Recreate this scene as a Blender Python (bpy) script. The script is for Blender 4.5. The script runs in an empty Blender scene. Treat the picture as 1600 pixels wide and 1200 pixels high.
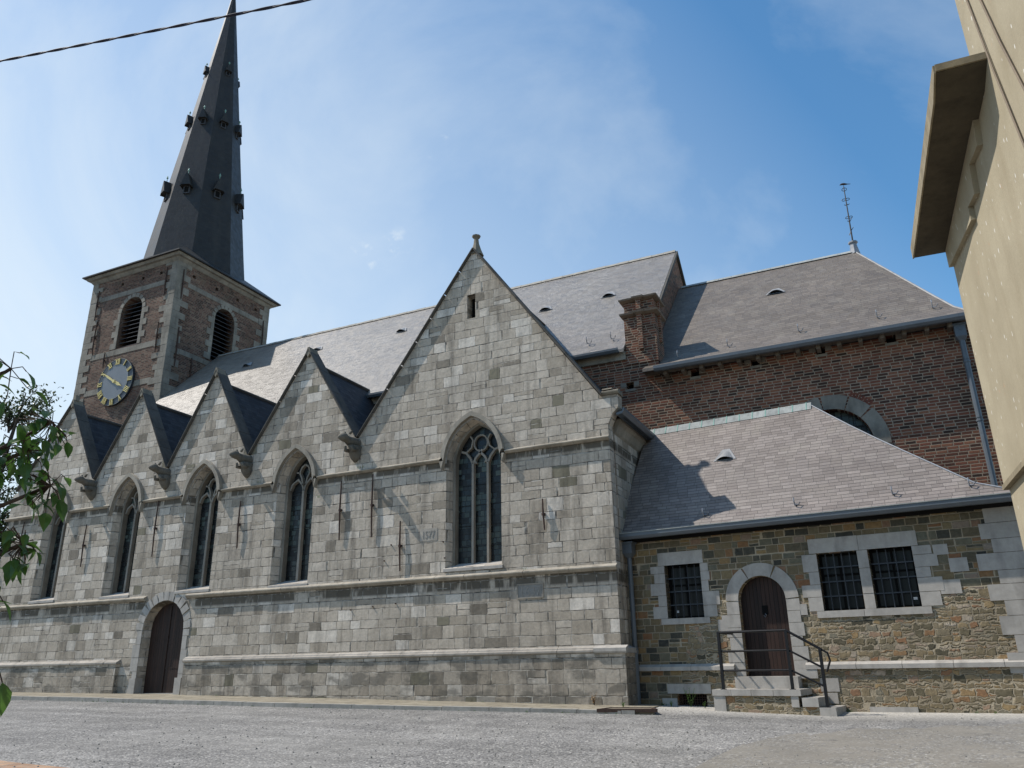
import bpy, math, random
from mathutils import Vector, Matrix
from mathutils.geometry import delaunay_2d_cdt
random.seed(7)
S = bpy.context.scene
COL = S.collection
R = math.radians

# ------------------------------------------------------------------ camera
cam_d = bpy.data.cameras.new('camera'); cam = bpy.data.objects.new('camera', cam_d); COL.objects.link(cam)
right = Vector((0.90186, 0.43178, -0.01502)); down = Vector((-0.15849, 0.29831, -0.94122)); fwd = Vector((-0.40192, 0.85122, 0.33747))
fwd.normalize(); right = (right - fwd*right.dot(fwd)).normalized(); down = fwd.cross(right)
cam.matrix_world = Matrix(((right.x, -down.x, -fwd.x, 0.0), (right.y, -down.y, -fwd.y, -17.6), (right.z, -down.z, -fwd.z, 0.829), (0, 0, 0, 1)))
cam_d.sensor_width = 36; cam_d.lens = 27.73; cam_d.clip_end = 3000; cam_d.clip_start = 0.05
S.camera = cam
# ------------------------------------------------------------------ sun and sky
sdir = Vector((1, 0.27, -1.27)).normalized()          # direction the light travels
sun_d = bpy.data.lights.new('sun', 'SUN'); sun_d.energy = 5.0; sun_d.angle = R(0.53); sun_d.color = (1, 0.94, 0.86)
sun = bpy.data.objects.new('sun', sun_d); COL.objects.link(sun); sun.rotation_euler = sdir.to_track_quat('-Z', 'Y').to_euler(); sun.location = (-30, -20, 40)
W = bpy.data.worlds.new('World'); S.world = W; W.use_nodes = True
wn = W.node_tree; wn.nodes.clear()
def wnew(t, **k):
    n = wn.nodes.new(t)
    for a, b in k.items(): setattr(n, a, b)
    return n
sky = wnew('ShaderNodeTexSky', sky_type='NISHITA', sun_disc=False, sun_elevation=math.asin(-sdir.z), sun_rotation=math.atan2(-sdir.x, -sdir.y),
           altitude=100, air_density=1.0, dust_density=0.25, ozone_density=1.2)
tc = wnew('ShaderNodeTexCoord')
mp = wnew('ShaderNodeMapping'); mp.inputs['Rotation'].default_value = (0.35, 0.5, 0.9); mp.inputs['Scale'].default_value = (1.3, 2.6, 1.9)
wn.links.new(tc.outputs['Generated'], mp.inputs[0])
n1 = wnew('ShaderNodeTexNoise'); n1.inputs['Scale'].default_value = 1.15; n1.inputs['Detail'].default_value = 9; n1.inputs['Roughness'].default_value = 0.58; n1.inputs['Distortion'].default_value = 0.7
wn.links.new(mp.outputs[0], n1.inputs['Vector'])
cr = wnew('ShaderNodeMapRange'); cr.inputs[1].default_value = 0.46; cr.inputs[2].default_value = 0.82; cr.inputs[3].default_value = 0.05; cr.inputs[4].default_value = 0.40
wn.links.new(n1.outputs[0], cr.inputs[0])
# haze veil towards the sun's side (west) and the horizon
dp = wnew('ShaderNodeVectorMath', operation='DOT_PRODUCT'); wn.links.new(tc.outputs['Generated'], dp.inputs[0]); dp.inputs[1].default_value = (-0.86, 0.28, -0.42)
vr = wnew('ShaderNodeMapRange'); vr.inputs[1].default_value = -0.02; vr.inputs[2].default_value = 0.72; vr.inputs[3].default_value = 0.0; vr.inputs[4].default_value = 0.62
wn.links.new(dp.outputs['Value'], vr.inputs[0])
ad = wnew('ShaderNodeMath', operation='ADD', use_clamp=True); wn.links.new(cr.outputs[0], ad.inputs[0]); wn.links.new(vr.outputs[0], ad.inputs[1])
# small puffs
pn = wnew('ShaderNodeTexNoise'); pn.inputs['Scale'].default_value = 60; pn.inputs['Detail'].default_value = 5; pn.inputs['Roughness'].default_value = 0.6
wn.links.new(tc.outputs['Generated'], pn.inputs['Vector'])
last = ad.outputs[0]
wv_ = wnew('ShaderNodeTexNoise'); wv_.inputs['Scale'].default_value = 26; wv_.inputs['Detail'].default_value = 4; wn.links.new(tc.outputs['Generated'], wv_.inputs['Vector'])
ws_ = wnew('ShaderNodeVectorMath', operation='SCALE'); ws_.inputs[3].default_value = 0.07; wn.links.new(wv_.outputs['Color'], ws_.inputs[0])
wa_ = wnew('ShaderNodeVectorMath', operation='ADD'); wn.links.new(tc.outputs['Generated'], wa_.inputs[0]); wn.links.new(ws_.outputs[0], wa_.inputs[1])
for d, r in (((-0.528, 0.70, 0.48), 0.020), ((-0.418, 0.687, 0.594), 0.014), ((-0.492, 0.716, 0.495), 0.024)):
    ds = wnew('ShaderNodeVectorMath', operation='DISTANCE'); wn.links.new(wa_.outputs[0], ds.inputs[0]); ds.inputs[1].default_value = Vector(d).normalized()+Vector((.035,.035,.035))
    a = wnew('ShaderNodeMapRange'); a.inputs[1].default_value = r; a.inputs[2].default_value = 0; a.inputs[3].default_value = 0; a.inputs[4].default_value = 1; wn.links.new(ds.outputs['Value'], a.inputs[0])
    b = wnew('ShaderNodeMapRange'); b.inputs[1].default_value = 0.47; b.inputs[2].default_value = 0.72; b.inputs[3].default_value = 0; b.inputs[4].default_value = 0.55; wn.links.new(pn.outputs[0], b.inputs[0])
    m = wnew('ShaderNodeMath', operation='MULTIPLY', use_clamp=True); wn.links.new(a.outputs[0], m.inputs[0]); wn.links.new(b.outputs[0], m.inputs[1])
    m2 = wnew('ShaderNodeMath', operation='ADD', use_clamp=True); wn.links.new(last, m2.inputs[0]); wn.links.new(m.outputs[0], m2.inputs[1]); last = m2.outputs[0]
mx = wnew('ShaderNodeMix', data_type='RGBA'); wn.links.new(last, mx.inputs[0]); hs = wnew('ShaderNodeHueSaturation'); hs.inputs['Saturation'].default_value = 1.34; hs.inputs['Hue'].default_value = 0.493; hs.inputs['Value'].default_value = 1.14; wn.links.new(sky.outputs[0], hs.inputs['Color']); wn.links.new(hs.outputs[0], mx.inputs[6]); mx.inputs[7].default_value = (5.5, 6.0, 6.25, 1)
bg = wnew('ShaderNodeBackground'); bg.inputs[1].default_value = 0.145; wn.links.new(mx.outputs[2], bg.inputs[0])
wo = wnew('ShaderNodeOutputWorld'); wn.links.new(bg.outputs[0], wo.inputs[0])
S.view_settings.view_transform = 'Standard'; S.view_settings.look = 'None'; S.view_settings.gamma = 1; S.view_settings.exposure = 0.12
S.render.engine = 'CYCLES'; S.cycles.max_bounces = 6

# ------------------------------------------------------------------ mesh helpers
class Fr:
    """a local frame: u, v in a plane, n outwards"""
    def __init__(s, o, u, v): s.o = Vector(o); s.u = Vector(u).normalized(); s.v = Vector(v).normalized(); s.n = s.u.cross(s.v)
    def __call__(s, u, v, n=0.0): return s.o + s.u*u + s.v*v + s.n*n
SPLIT = {'pipe_collar','string_course','plinth_ledge','quoins','repair_blocks','aisle_end_wall','plinth','gable_apex_stone','aisle_roof','aisle_roof_ridge','valley_gutter','putlog_frame',
         'eave_corbels','iron_pins','stone_bands','numeral','saddle_bar','corner_block','glazing_bar','door_batten','hip_flashing','stone_frame','door_surround_base','choir_wall','gutter','ridge_straps','relieving_arch'}
class MB:
    def __init__(s): s.v = []; s.f = []; s.m = []
    def add(s, vs, fs, mi=0):
        k = len(s.v); s.v += [tuple(p) for p in vs]; s.f += [tuple(i+k for i in f) for f in fs]; s.m += [mi]*len(fs)
    def hexa(s, p, mi=0):  # 8 points: bottom loop 0-3, top loop 4-7
        s.add(p, [(0,3,2,1),(4,5,6,7),(0,1,5,4),(1,2,6,5),(2,3,7,6),(3,0,4,7)], mi)
    def box(s, x0, x1, y0, y1, z0, z1, mi=0):
        s.hexa([(x0,y0,z0),(x1,y0,z0),(x1,y1,z0),(x0,y1,z0),(x0,y0,z1),(x1,y0,z1),(x1,y1,z1),(x0,y1,z1)], mi)
    def fbox(s, F, u0, u1, v0, v1, n0, n1, mi=0):
        s.hexa([F(u0,v0,n0),F(u1,v0,n0),F(u1,v1,n0),F(u0,v1,n0),F(u0,v0,n1),F(u1,v0,n1),F(u1,v1,n1),F(u0,v1,n1)], mi)
    def prism(s, F, poly, n0, n1, mi=0):
        k = len(poly); s.add([F(a,b,n0) for a,b in poly]+[F(a,b,n1) for a,b in poly], [], mi)
        base = len(s.v)-2*k
        tri = cdt([poly])
        P, T = tri
        b2 = len(s.v); s.add([F(a,b,n1) for a,b in P], T, mi); s.add([F(a,b,n0) for a,b in P], [t[::-1] for t in T], mi)
        for i in range(k):
            j = (i+1) % k; s.f.append((base+i, base+j, base+k+j, base+k+i)); s.m.append(mi)
    def ribbon(s, F, path, w, n0, n1, closed=False, mi=0, w2=None):
        """bar of width w (from -w/2..w/2, or -w..w2) following a 2d path"""
        a, b = (-w/2, w/2) if w2 is None else (-w, w2)
        n = len(path); L = []
        for i in range(n):
            p = Vector(path[i]); q0 = Vector(path[i-1]) if (i > 0 or closed) else None; q1 = Vector(path[(i+1) % n]) if (i < n-1 or closed) else None
            d0 = (p-q0).normalized() if q0 is not None else (q1-p).normalized(); d1 = (q1-p).normalized() if q1 is not None else d0
            m0 = Vector((-d0.y, d0.x)); m1 = Vector((-d1.y, d1.x)); m = (m0+m1)
            m = m.normalized() if m.length > 1e-6 else m0
            k = 1/max(0.35, m.dot(m0)); L.append((p+m*a*k, p+m*b*k))
        base = len(s.v)
        for (pa, pb) in L: s.v += [tuple(F(pa.x,pa.y,n0)), tuple(F(pb.x,pb.y,n0)), tuple(F(pb.x,pb.y,n1)), tuple(F(pa.x,pa.y,n1))]
        seg = n if closed else n-1
        for i in range(seg):
            A = base+4*i; B = base+4*((i+1) % n)
            for j in range(4):
                s.f.append((A+j, B+j, B+(j+1) % 4, A+(j+1) % 4)); s.m.append(mi)
        if not closed:
            s.f.append((base, base+1, base+2, base+3)); E = base+4*(n-1); s.f.append((E+3, E+2, E+1, E)); s.m += [mi, mi]
    def profile(s, F, prof, u0, u1, mi=0):
        """profile points (n, v) extruded along u"""
        k = len(prof); base = len(s.v)
        s.v += [tuple(F(u0, b, a)) for a, b in prof] + [tuple(F(u1, b, a)) for a, b in prof]
        for i in range(k):
            j = (i+1) % k; s.f.append((base+i, base+j, base+k+j, base+k+i)); s.m.append(mi)
        s.f.append(tuple(base+i for i in range(k))[::-1]); s.f.append(tuple(base+k+i for i in range(k))); s.m += [mi, mi]
    def tube(s, pts, r, seg=8, mi=0, caps=True):
        pts = [Vector(p) for p in pts]; n = len(pts); rs = r if isinstance(r, (list, tuple)) else [r]*n
        base = len(s.v); up = Vector((0,0,1))
        t0 = (pts[1]-pts[0]).normalized()
        if abs(t0.dot(up)) > 0.95: up = Vector((1,0,0))
        for i, p in enumerate(pts):
            t = (pts[min(i+1,n-1)]-pts[max(i-1,0)]).normalized(); a = t.cross(up)
            if a.length < 1e-4: a = t.cross(Vector((0,1,0)))
            a.normalize(); b = a.cross(t).normalized(); up = b
            for k in range(seg):
                an = 2*math.pi*k/seg; s.v.append(tuple(p + (a*math.cos(an)+b*math.sin(an))*rs[i]))
        for i in range(n-1):
            for k in range(seg):
                A = base+i*seg; B = A+seg; s.f.append((A+k, A+(k+1) % seg, B+(k+1) % seg, B+k)); s.m.append(mi)
        if caps:
            s.f.append(tuple(base+k for k in range(seg))[::-1]); s.f.append(tuple(base+(n-1)*seg+k for k in range(seg))); s.m += [mi, mi]
    def loft(s, rings, mi=0, caps=True):
        base = len(s.v); k = len(rings[0])
        for r in rings: s.v += [tuple(p) for p in r]
        for i in range(len(rings)-1):
            for j in range(k):
                A = base+i*k; B = A+k; s.f.append((A+j, A+(j+1) % k, B+(j+1) % k, B+j)); s.m.append(mi)
        if caps:
            s.f.append(tuple(base+j for j in range(k))[::-1]); s.f.append(tuple(base+(len(rings)-1)*k+j for j in range(k))); s.m += [mi, mi]
    def build(s, name, mats, parent=None, smooth=False, label=None, fixn=True, split=False):
        if split or name in SPLIT:
            parts = s.pieces()
            if len(parts) > 1: return [q._build(name, mats, parent, smooth, label, fixn) for q in parts][0]
        return s._build(name, mats, parent, smooth, label, fixn)
    def pieces(s, tol=.03):
        # loose pieces whose bounds touch stay together; everything else becomes a part of its own
        par = list(range(len(s.v)))
        def find(i):
            while par[i] != i: par[i] = par[par[i]]; i = par[i]
            return i
        for f in s.f:
            a = find(f[0])
            for i in f[1:]: par[find(i)] = a
        g = {}
        for k, f in enumerate(s.f): g.setdefault(find(f[0]), []).append(k)
        cl = []
        for fs in g.values():
            vs = [s.v[i] for k in fs for i in s.f[k]]; cl.append([[min(v[j] for v in vs)-tol/2 for j in range(3)], [max(v[j] for v in vs)+tol/2 for j in range(3)], list(fs)])
        ch = True
        while ch:
            ch = False; outl = []
            for c in cl:
                for d in outl:
                    if all(c[0][j] <= d[1][j] and d[0][j] <= c[1][j] for j in range(3)):
                        d[0] = [min(a, b) for a, b in zip(c[0], d[0])]; d[1] = [max(a, b) for a, b in zip(c[1], d[1])]; d[2] += c[2]; ch = True; break
                else: outl.append(c)
            cl = outl
        res = []
        for c in cl:
            m = MB(); mp = {}
            for k in sorted(c[2]):
                f = []
                for i in s.f[k]:
                    if i not in mp: mp[i] = len(m.v); m.v.append(s.v[i])
                    f.append(mp[i])
                m.f.append(tuple(f)); m.m.append(s.m[k])
            res.append(m)
        return res
    def _build(s, name, mats, parent=None, smooth=False, label=None, fixn=True):
        me = bpy.data.meshes.new(name); me.from_pydata(s.v, [], s.f)
        if not isinstance(mats, (list, tuple)): mats = [mats]
        for m in mats: me.materials.append(m)
        for p, mi in zip(me.polygons, s.m): p.material_index = mi; p.use_smooth = smooth
        if fixn:
            import bmesh
            bm = bmesh.new(); bm.from_mesh(me); bmesh.ops.recalc_face_normals(bm, faces=bm.faces); bm.to_mesh(me); bm.free()
        o = bpy.data.objects.new(name, me); COL.objects.link(o)
        if parent: o.parent = parent
        if label: o['label'] = label
        return o
def pip(p, poly):
    c = False; x, y = p; n = len(poly); j = n-1
    for i in range(n):
        xi, yi = poly[i]; xj, yj = poly[j]
        if (yi > y) != (yj > y) and x < (xj-xi)*(y-yi)/(yj-yi)+xi: c = not c
        j = i
    return c
def cdt(loops):
    vs = []; es = []
    for L in loops:
        k = len(vs); vs += [Vector(p) for p in L]; es += [(k+i, k+(i+1) % len(L)) for i in range(len(L))]
    r = delaunay_2d_cdt(vs, es, [], 0, 1e-6)
    P = [(v.x, v.y) for v in r[0]]; T = []
    for f in r[2]:
        c = (sum(P[i][0] for i in f)/len(f), sum(P[i][1] for i in f)/len(f))
        if pip(c, loops[0]) and not any(pip(c, h) for h in loops[1:]):
            a, b, d = P[f[0]], P[f[1]], P[f[2]]
            ar = (b[0]-a[0])*(d[1]-a[1])-(b[1]-a[1])*(d[0]-a[0])
            T.append(tuple(f) if ar > 0 else tuple(f)[::-1])
    return P, T
def wall(mb, F, outline, holes, thick, mi=0):
    """holes: list of (outer loop, inner loop, depth, back material index or None)"""
    P, T = cdt([outline]+[h[0] for h in holes])
    mb.add([F(a,b,0) for a,b in P], T, mi)
    k = len(outline)
    if thick:
        mb.add([F(a,b,0) for a,b in outline]+[F(a,b,-thick) for a,b in outline], [(i, k+i, k+(i+1) % k, (i+1) % k) for i in range(k)], mi)
        mb.add([F(a,b,-thick) for a,b in P], [t[::-1] for t in T], mi)
    for (L, I, d, back) in holes:
        k = len(L); mb.add([F(a,b,0) for a,b in L]+[F(a,b,-d) for a,b in I], [(i, (i+1) % k, k+(i+1) % k, k+i) for i in range(k)], mi)
        if back is not None:
            P2, T2 = cdt([I]); mb.add([F(a,b,-d) for a,b in P2], T2, back)
def pointed(cx, a, s, h, n=9):
    """left spring -> apex -> right spring"""
    r = (a*a+h*h)/(2*a); pts = []
    t1 = math.asin(min(1, h/r))
    for i in range(n+1):
        t = t1*i/n; pts.append((cx+(r-a)-r*math.cos(t), s+r*math.sin(t)))
    for i in range(n-1, -1, -1):
        t = t1*i/n; pts.append((cx-(r-a)+r*math.cos(t), s+r*math.sin(t)))
    return pts
def rnd_arch(cx, a, s, n=12, t0=180, t1=0):
    return [(cx+a*math.cos(R(t0+(t1-t0)*i/n)), s+a*math.sin(R(t0+(t1-t0)*i/n))) for i in range(n+1)]
def empty(name, loc=(0,0,0), rz=0, parent=None):
    o = bpy.data.objects.new(name, None); COL.objects.link(o); o.location = loc; o.rotation_euler = (0,0,rz); o.empty_display_size = 0.3
    if parent: o.parent = parent
    return o
def tag(o, label=None, cat=None, group=None, kind=None):
    if label: o['label'] = label
    if cat: o['category'] = cat
    if group: o['group'] = group
    if kind: o['kind'] = kind
    return o
def cp(o, parent=None, label=None):
    c = o.copy(); COL.objects.link(c); c.parent = parent
    if label: c['label'] = label
    return c

# ------------------------------------------------------------------ materials
class NT:
    def __init__(s, name):
        s.mat = bpy.data.materials.new(name); s.mat.use_nodes = True; s.t = s.mat.node_tree; s.t.nodes.clear()
        s.out = s.n('ShaderNodeOutputMaterial'); s.b = s.n('ShaderNodeBsdfPrincipled'); s.l(s.b.outputs[0], s.out.inputs[0])
        g = s.n('ShaderNodeNewGeometry'); s.P = g.outputs['Position']; s.N = g.outputs['True Normal']
    def n(s, t, **k):
        x = s.t.nodes.new(t)
        for a, b in k.items(): setattr(x, a, b)
        return x
    def l(s, a, b): s.t.links.new(a, b)
    def _in(s, x, sock):
        if hasattr(x, 'node'): s.l(x, sock)
        else: sock.default_value = x
    def m(s, op, a, b=0.0, c=0.0, clamp=False):
        x = s.n('ShaderNodeMath', operation=op, use_clamp=clamp); s._in(a, x.inputs[0]); s._in(b, x.inputs[1])
        if op in ('MULTIPLY_ADD', 'COMPARE', 'WRAP'): s._in(c, x.inputs[2])
        return x.outputs[0]
    def mr(s, v, a, b, c, d, smooth=False):
        x = s.n('ShaderNodeMapRange'); x.interpolation_type = 'SMOOTHSTEP' if smooth else 'LINEAR'
        s._in(v, x.inputs[0])
        for i, q in enumerate((a,b,c,d)): s._in(q, x.inputs[i+1])
        return x.outputs[0]
    def noise(s, vec=None, scale=1, detail=4, rough=0.55, dim='3D', w=None, dist=0):
        x = s.n('ShaderNodeTexNoise', noise_dimensions=dim)
        if dim != '1D': s.l(vec if vec is not None else s.P, x.inputs['Vector'])
        else: s.l(w, x.inputs['W'])
        x.inputs['Scale'].default_value = scale; x.inputs['Detail'].default_value = detail; x.inputs['Roughness'].default_value = rough; x.inputs['Distortion'].default_value = dist
        return x.outputs[0]
    def ramp(s, v, stops, const=False):
        x = s.n('ShaderNodeValToRGB'); s.l(v, x.inputs[0]); e = x.color_ramp.elements
        x.color_ramp.interpolation = 'CONSTANT' if const else 'LINEAR'
        while len(e) < len(stops): e.new(0.5)
        for q, (p, c) in zip(e, stops): q.position = p; q.color = (*c, 1)
        return x.outputs[0]
    def mix(s, f, a, b, mode='MIX'):
        x = s.n('ShaderNodeMix', data_type='RGBA', blend_type=mode); s._in(f, x.inputs[0])
        for q, i in ((a, 6), (b, 7)):
            if hasattr(q, 'node'): s.l(q, x.inputs[i])
            else: x.inputs[i].default_value = (*q, 1)
        return x.outputs[2]
    def vscale(s, sc):
        x = s.n('ShaderNodeMapping'); s.l(s.P, x.inputs[0]); x.inputs['Scale'].default_value = sc; return x.outputs[0]
    def gain(s, col, f):
        x = s.n('ShaderNodeVectorMath', operation='SCALE'); s.l(col, x.inputs[0]); s._in(f, x.inputs[3]); return x.outputs[0]
    def sep(s, v):
        x = s.n('ShaderNodeSeparateXYZ'); s.l(v, x.inputs[0]); return x.outputs
    def bump(s, h, strength=0.5, dist=0.02):
        x = s.n('ShaderNodeBump'); s.l(h, x.inputs['Height']); x.inputs['Strength'].default_value = strength; x.inputs['Distance'].default_value = dist; s.l(x.outputs[0], s.b.inputs['Normal'])
    def finish(s, col, rough=0.9, spec=0.3):
        if hasattr(col, 'node'): s.l(col, s.b.inputs['Base Color'])
        else: s.b.inputs['Base Color'].default_value = (*col, 1)
        s._in(rough, s.b.inputs['Roughness']); s.b.inputs['Specular IOR Level'].default_value = spec
        return s.mat
def courses(t, h, w, jit=0.5, wob=0.01, mort=0.012, split=0.0, rowvar=0.3, horiz=False, sub=0.0):
    """irregular coursed masonry; returns cell value, cell colour, stone mask, u, v"""
    x, y, z = t.sep(t.P)[0:3]; nx, ny, nz = t.sep(t.N)[0:3]
    c = t.m('GREATER_THAN', t.m('ABSOLUTE', nx), 0.72)
    u = t.m('ADD', t.m('MULTIPLY', t.m('SUBTRACT', y, x), c), x)
    v = z
    if horiz: v = y; u = x
    if wob:
        q = t.noise(scale=2.2/h*0.35, detail=2)
        q2 = t.noise(t.vscale((1.03, 1.01, 1.07)), scale=2.6/h*0.35, detail=2)
        u = t.m('ADD', u, t.m('MULTIPLY', t.m('SUBTRACT', q, 0.5), wob*2)); v = t.m('ADD', v, t.m('MULTIPLY', t.m('SUBTRACT', q2, 0.5), wob*2))
    if rowvar:
        v = t.m('ADD', v, t.m('MULTIPLY', t.noise(dim='1D', w=v, scale=0.8/h, detail=0), rowvar*h))
    vn = t.m('DIVIDE', v, h); r = t.m('FLOOR', vn); fv = t.m('FRACT', vn)
    wr = t.n('ShaderNodeTexWhiteNoise', noise_dimensions='1D'); t.l(r, wr.inputs['W'])
    un = t.m('ADD', t.m('DIVIDE', u, w), t.m('MULTIPLY', wr.outputs['Value'], 37.0))
    if jit:
        un = t.m('ADD', un, t.m('MULTIPLY', t.noise(dim='1D', w=t.m('ADD', un, t.m('MULTIPLY', r, 5.173)), scale=0.85, detail=0), jit*1.6))
    i = t.m('FLOOR', un); fu = t.m('FRACT', un)
    cv = t.n('ShaderNodeCombineXYZ'); t.l(i, cv.inputs[0]); t.l(r, cv.inputs[1])
    wn_ = t.n('ShaderNodeTexWhiteNoise', noise_dimensions='2D'); t.l(cv.outputs[0], wn_.inputs['Vector'])
    cell = wn_.outputs['Value']; colr = t.n('ShaderNodeSeparateColor'); t.l(wn_.outputs['Color'], colr.inputs[0])
    hh = h
    if split:
        sel = t.m('GREATER_THAN', colr.outputs[1], 1-split)
        fv2 = t.m('FRACT', t.m('MULTIPLY', fv, 2.0)); top = t.m('FLOOR', t.m('MULTIPLY', fv, 2.0))
        fv = t.m('ADD', t.m('MULTIPLY', t.m('SUBTRACT', fv2, fv), sel), fv)
        cell = t.m('FRACT', t.m('ADD', cell, t.m('MULTIPLY', t.m('MULTIPLY', top, sel), 0.37)))
        hs = t.m('MULTIPLY_ADD', sel, -0.5*h, h)
    else: hs = h
    du = t.m('MULTIPLY', t.m('MINIMUM', fu, t.m('SUBTRACT', 1.0, fu)), w)
    dv = t.m('MULTIPLY', t.m('MINIMUM', fv, t.m('SUBTRACT', 1.0, fv)), hs)
    d = t.m('MINIMUM', du, dv)
    mv = t.mr(t.noise(scale=1.6/h*0.35, detail=4, rough=0.7), 0.3, 0.72, 0.55, 1.75) if wob > 0.008 else 1.0
    mask = t.mr(t.m('DIVIDE', d, mv), mort*0.35, mort, 0, 1, True)
    return cell, colr.outputs, mask, u, v, fv

def mat_ashlar(name, h=0.262, w=0.44, tone=1.0, stains=True, dark_plinth=True):
    t = NT(name); cell, cc, mask, u, v, fv = courses(t, h, w, 0.5, 0.014, 0.012, split=0.07, rowvar=0.42)
    col = t.ramp(cell, [(0, (.22*tone,.19*tone,.15*tone)), (.07, (.37*tone,.317*tone,.25*tone)), (.3, (.435*tone,.376*tone,.303*tone)), (.62, (.475*tone,.414*tone,.337*tone)), (.86, (.525*tone,.462*tone,.382*tone)), (1, (.66*tone,.60*tone,.52*tone))])
    fine = t.noise(scale=14, detail=6, rough=0.7); big = t.noise(scale=0.55, detail=5, rough=0.6); med = t.noise(scale=3.1, detail=4, rough=0.6)
    col = t.gain(col, t.mr(fine, 0.25, 0.75, 0.74, 1.2)); col = t.gain(col, t.mr(med, 0.3, 0.7, 0.86, 1.1)); col = t.gain(col, t.mr(big, 0.3, 0.7, 0.82, 1.1))
    # odd ochre and dark blocks
    col = t.mix(t.m('GREATER_THAN', cc[2], 0.982), col, (.20*tone,.18*tone,.13*tone))
    if stains:
        z = t.sep(t.P)[2]
        st = t.noise(t.vscale((1.6, 1.6, 0.22)), scale=1.5, detail=5, rough=0.65)
        col = t.gain(col, t.mr(st, 0.50, 0.70, 1.0, 0.52)); st2_ = t.noise(t.vscale((5, 5, .35)), scale=1.2, detail=4, rough=0.6); col = t.gain(col, t.mr(st2_, 0.56, 0.74, 1.0, 0.62))
        lich = t.noise(scale=1.9, detail=7, rough=0.75)
        col = t.mix(t.mr(lich, 0.66, 0.80, 0, 0.5), col, (.20,.165,.09))
        # black weathering on the courses right below the string mouldings
        for zc, hw in ((2.78, 0.16), (5.90, 0.12)):
            f = t.mr(t.m('ABSOLUTE', t.m('SUBTRACT', z, zc)), hw*0.75, hw*1.1, 1, 0)
            f = t.m('MULTIPLY', f, t.mr(t.noise(t.vscale((2.6, 2.6, 0.5)), scale=1.0, detail=4, rough=0.6), 0.40, 0.48, 0, 0.88))
            col = t.mix(f, col, (.075,.064,.048))
        col = t.gain(col, t.mr(z, 0.95, 1.1, 0.82, 1.0))
        f2 = t.m('MULTIPLY', t.mr(z, 1.05, 1.12, 1, 0), t.mr(t.noise(t.vscale((1, 1, 2.2)), scale=1.3, detail=4), 0.5, 0.58, 0, 0.6)); col = t.mix(f2, col, (.10,.093,.078))
    mc = t.mix(t.mr(t.noise(scale=5, detail=3), 0.4, 0.6, 0, 1), (.09*tone,.082*tone,.07*tone), (.36*tone,.335*tone,.29*tone))
    col = t.mix(mask, mc, col)
    hgt = t.m('ADD', t.m('MULTIPLY', mask, 0.55), t.m('ADD', t.m('MULTIPLY', fine, 0.35), t.m('MULTIPLY', cc[0], 0.35)))
    hgt = t.m('ADD', hgt, t.m('MULTIPLY', t.noise(scale=6, detail=3), 0.35))
    t.bump(hgt, 0.75, 0.028)
    return t.finish(col, 0.9, 0.25)
def mat_stone(name, c=(.40,.385,.355), var=0.25, sc=1.0, bump=0.25):
    t = NT(name); f = t.noise(scale=9*sc, detail=6, rough=0.7); b = t.noise(scale=1.3*sc, detail=4); dr = t.noise(t.vscale((2.5,2.5,.5)), scale=2*sc, detail=4)
    col = t.ramp(b, [(0.25, tuple(q*(1-var) for q in c)), (0.75, tuple(q*(1+var*0.5) for q in c))])
    col = t.gain(col, t.mr(f, 0.25, 0.75, 0.82, 1.14)); col = t.gain(col, t.mr(dr, 0.5, 0.75, 1.0, 0.68))
    t.bump(f, bump, 0.02); return t.finish(col, 0.88, 0.3)
def mat_brick(name, stops, mortar, h=0.078, w=0.235, mort=0.013, patch=None, mortvar=0.5, big=0.25):
    t = NT(name); cell, cc, mask, u, v, fv = courses(t, h, w, 0.12, 0.004, mort, rowvar=0.0)
    col = t.ramp(cell, stops); f = t.noise(scale=22, detail=5, rough=0.7); b = t.noise(scale=0.6, detail=5, rough=0.65)
    col = t.gain(col, t.mr(f, 0.25, 0.75, 0.75, 1.2))
    mm = t.mix(t.mr(b, 0.4, 0.6, 0, 1), tuple(q*0.8 for q in mortar), mortar)
    col = t.mix(mask, mm, col); col = t.gain(col, t.mr(b, 0.3, 0.7, 1-big, 1+big*0.5))
    if patch:
        pz = t.noise(scale=0.9, detail=6, rough=0.7); col = t.mix(t.mr(pz, 0.55, 0.68, 0, 0.55), col, patch)
    t.bump(t.m('ADD', t.m('MULTIPLY', mask, 0.6), t.m('MULTIPLY', f, 0.3)), 0.6, 0.012)
    return t.finish(col, 0.92, 0.2)
def mat_slate(name, c0, c1, h=0.10, w=0.22, rough=0.5, spec=0.5, streak=(.3,.27,.22), sf=0.25, joint=0.45, mort=0.007, bmp=0.5):
    t = NT(name); cell, cc, mask, u, v, fv = courses(t, h, w, 0.15, 0.003, mort, rowvar=0.0)
    col = t.mix(cell, c0, c1); f = t.noise(scale=18, detail=5, rough=0.7)
    s1 = t.noise(t.vscale((1.5,1.5,.25)), scale=1.6, detail=5, rough=0.6); b = t.noise(scale=0.5, detail=5)
    col = t.gain(col, t.mr(f, 0.25, 0.75, 0.85, 1.15)); col = t.mix(t.mr(s1, 0.5, 0.72, 0, sf), col, streak); col = t.gain(col, t.mr(b, 0.3, 0.7, 0.85, 1.12))
    edge = t.mr(fv, 0.0, 0.16, joint, 1.0)
    col = t.gain(col, t.m('MULTIPLY', edge, t.mr(mask, 0, 1, joint+0.1, 1.0)))
    hg = t.m('ADD', t.m('MULTIPLY', t.m('SUBTRACT', 1.0, fv), 0.5), t.m('ADD', t.m('MULTIPLY', mask, 0.3), t.m('ADD', t.m('MULTIPLY', cc[0], 0.35), t.m('MULTIPLY', f, 0.3))))
    t.bump(hg, bmp, 0.012); return t.finish(col, t.mr(cc[1], 0, 1, rough-0.07, rough+0.07), spec)
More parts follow.
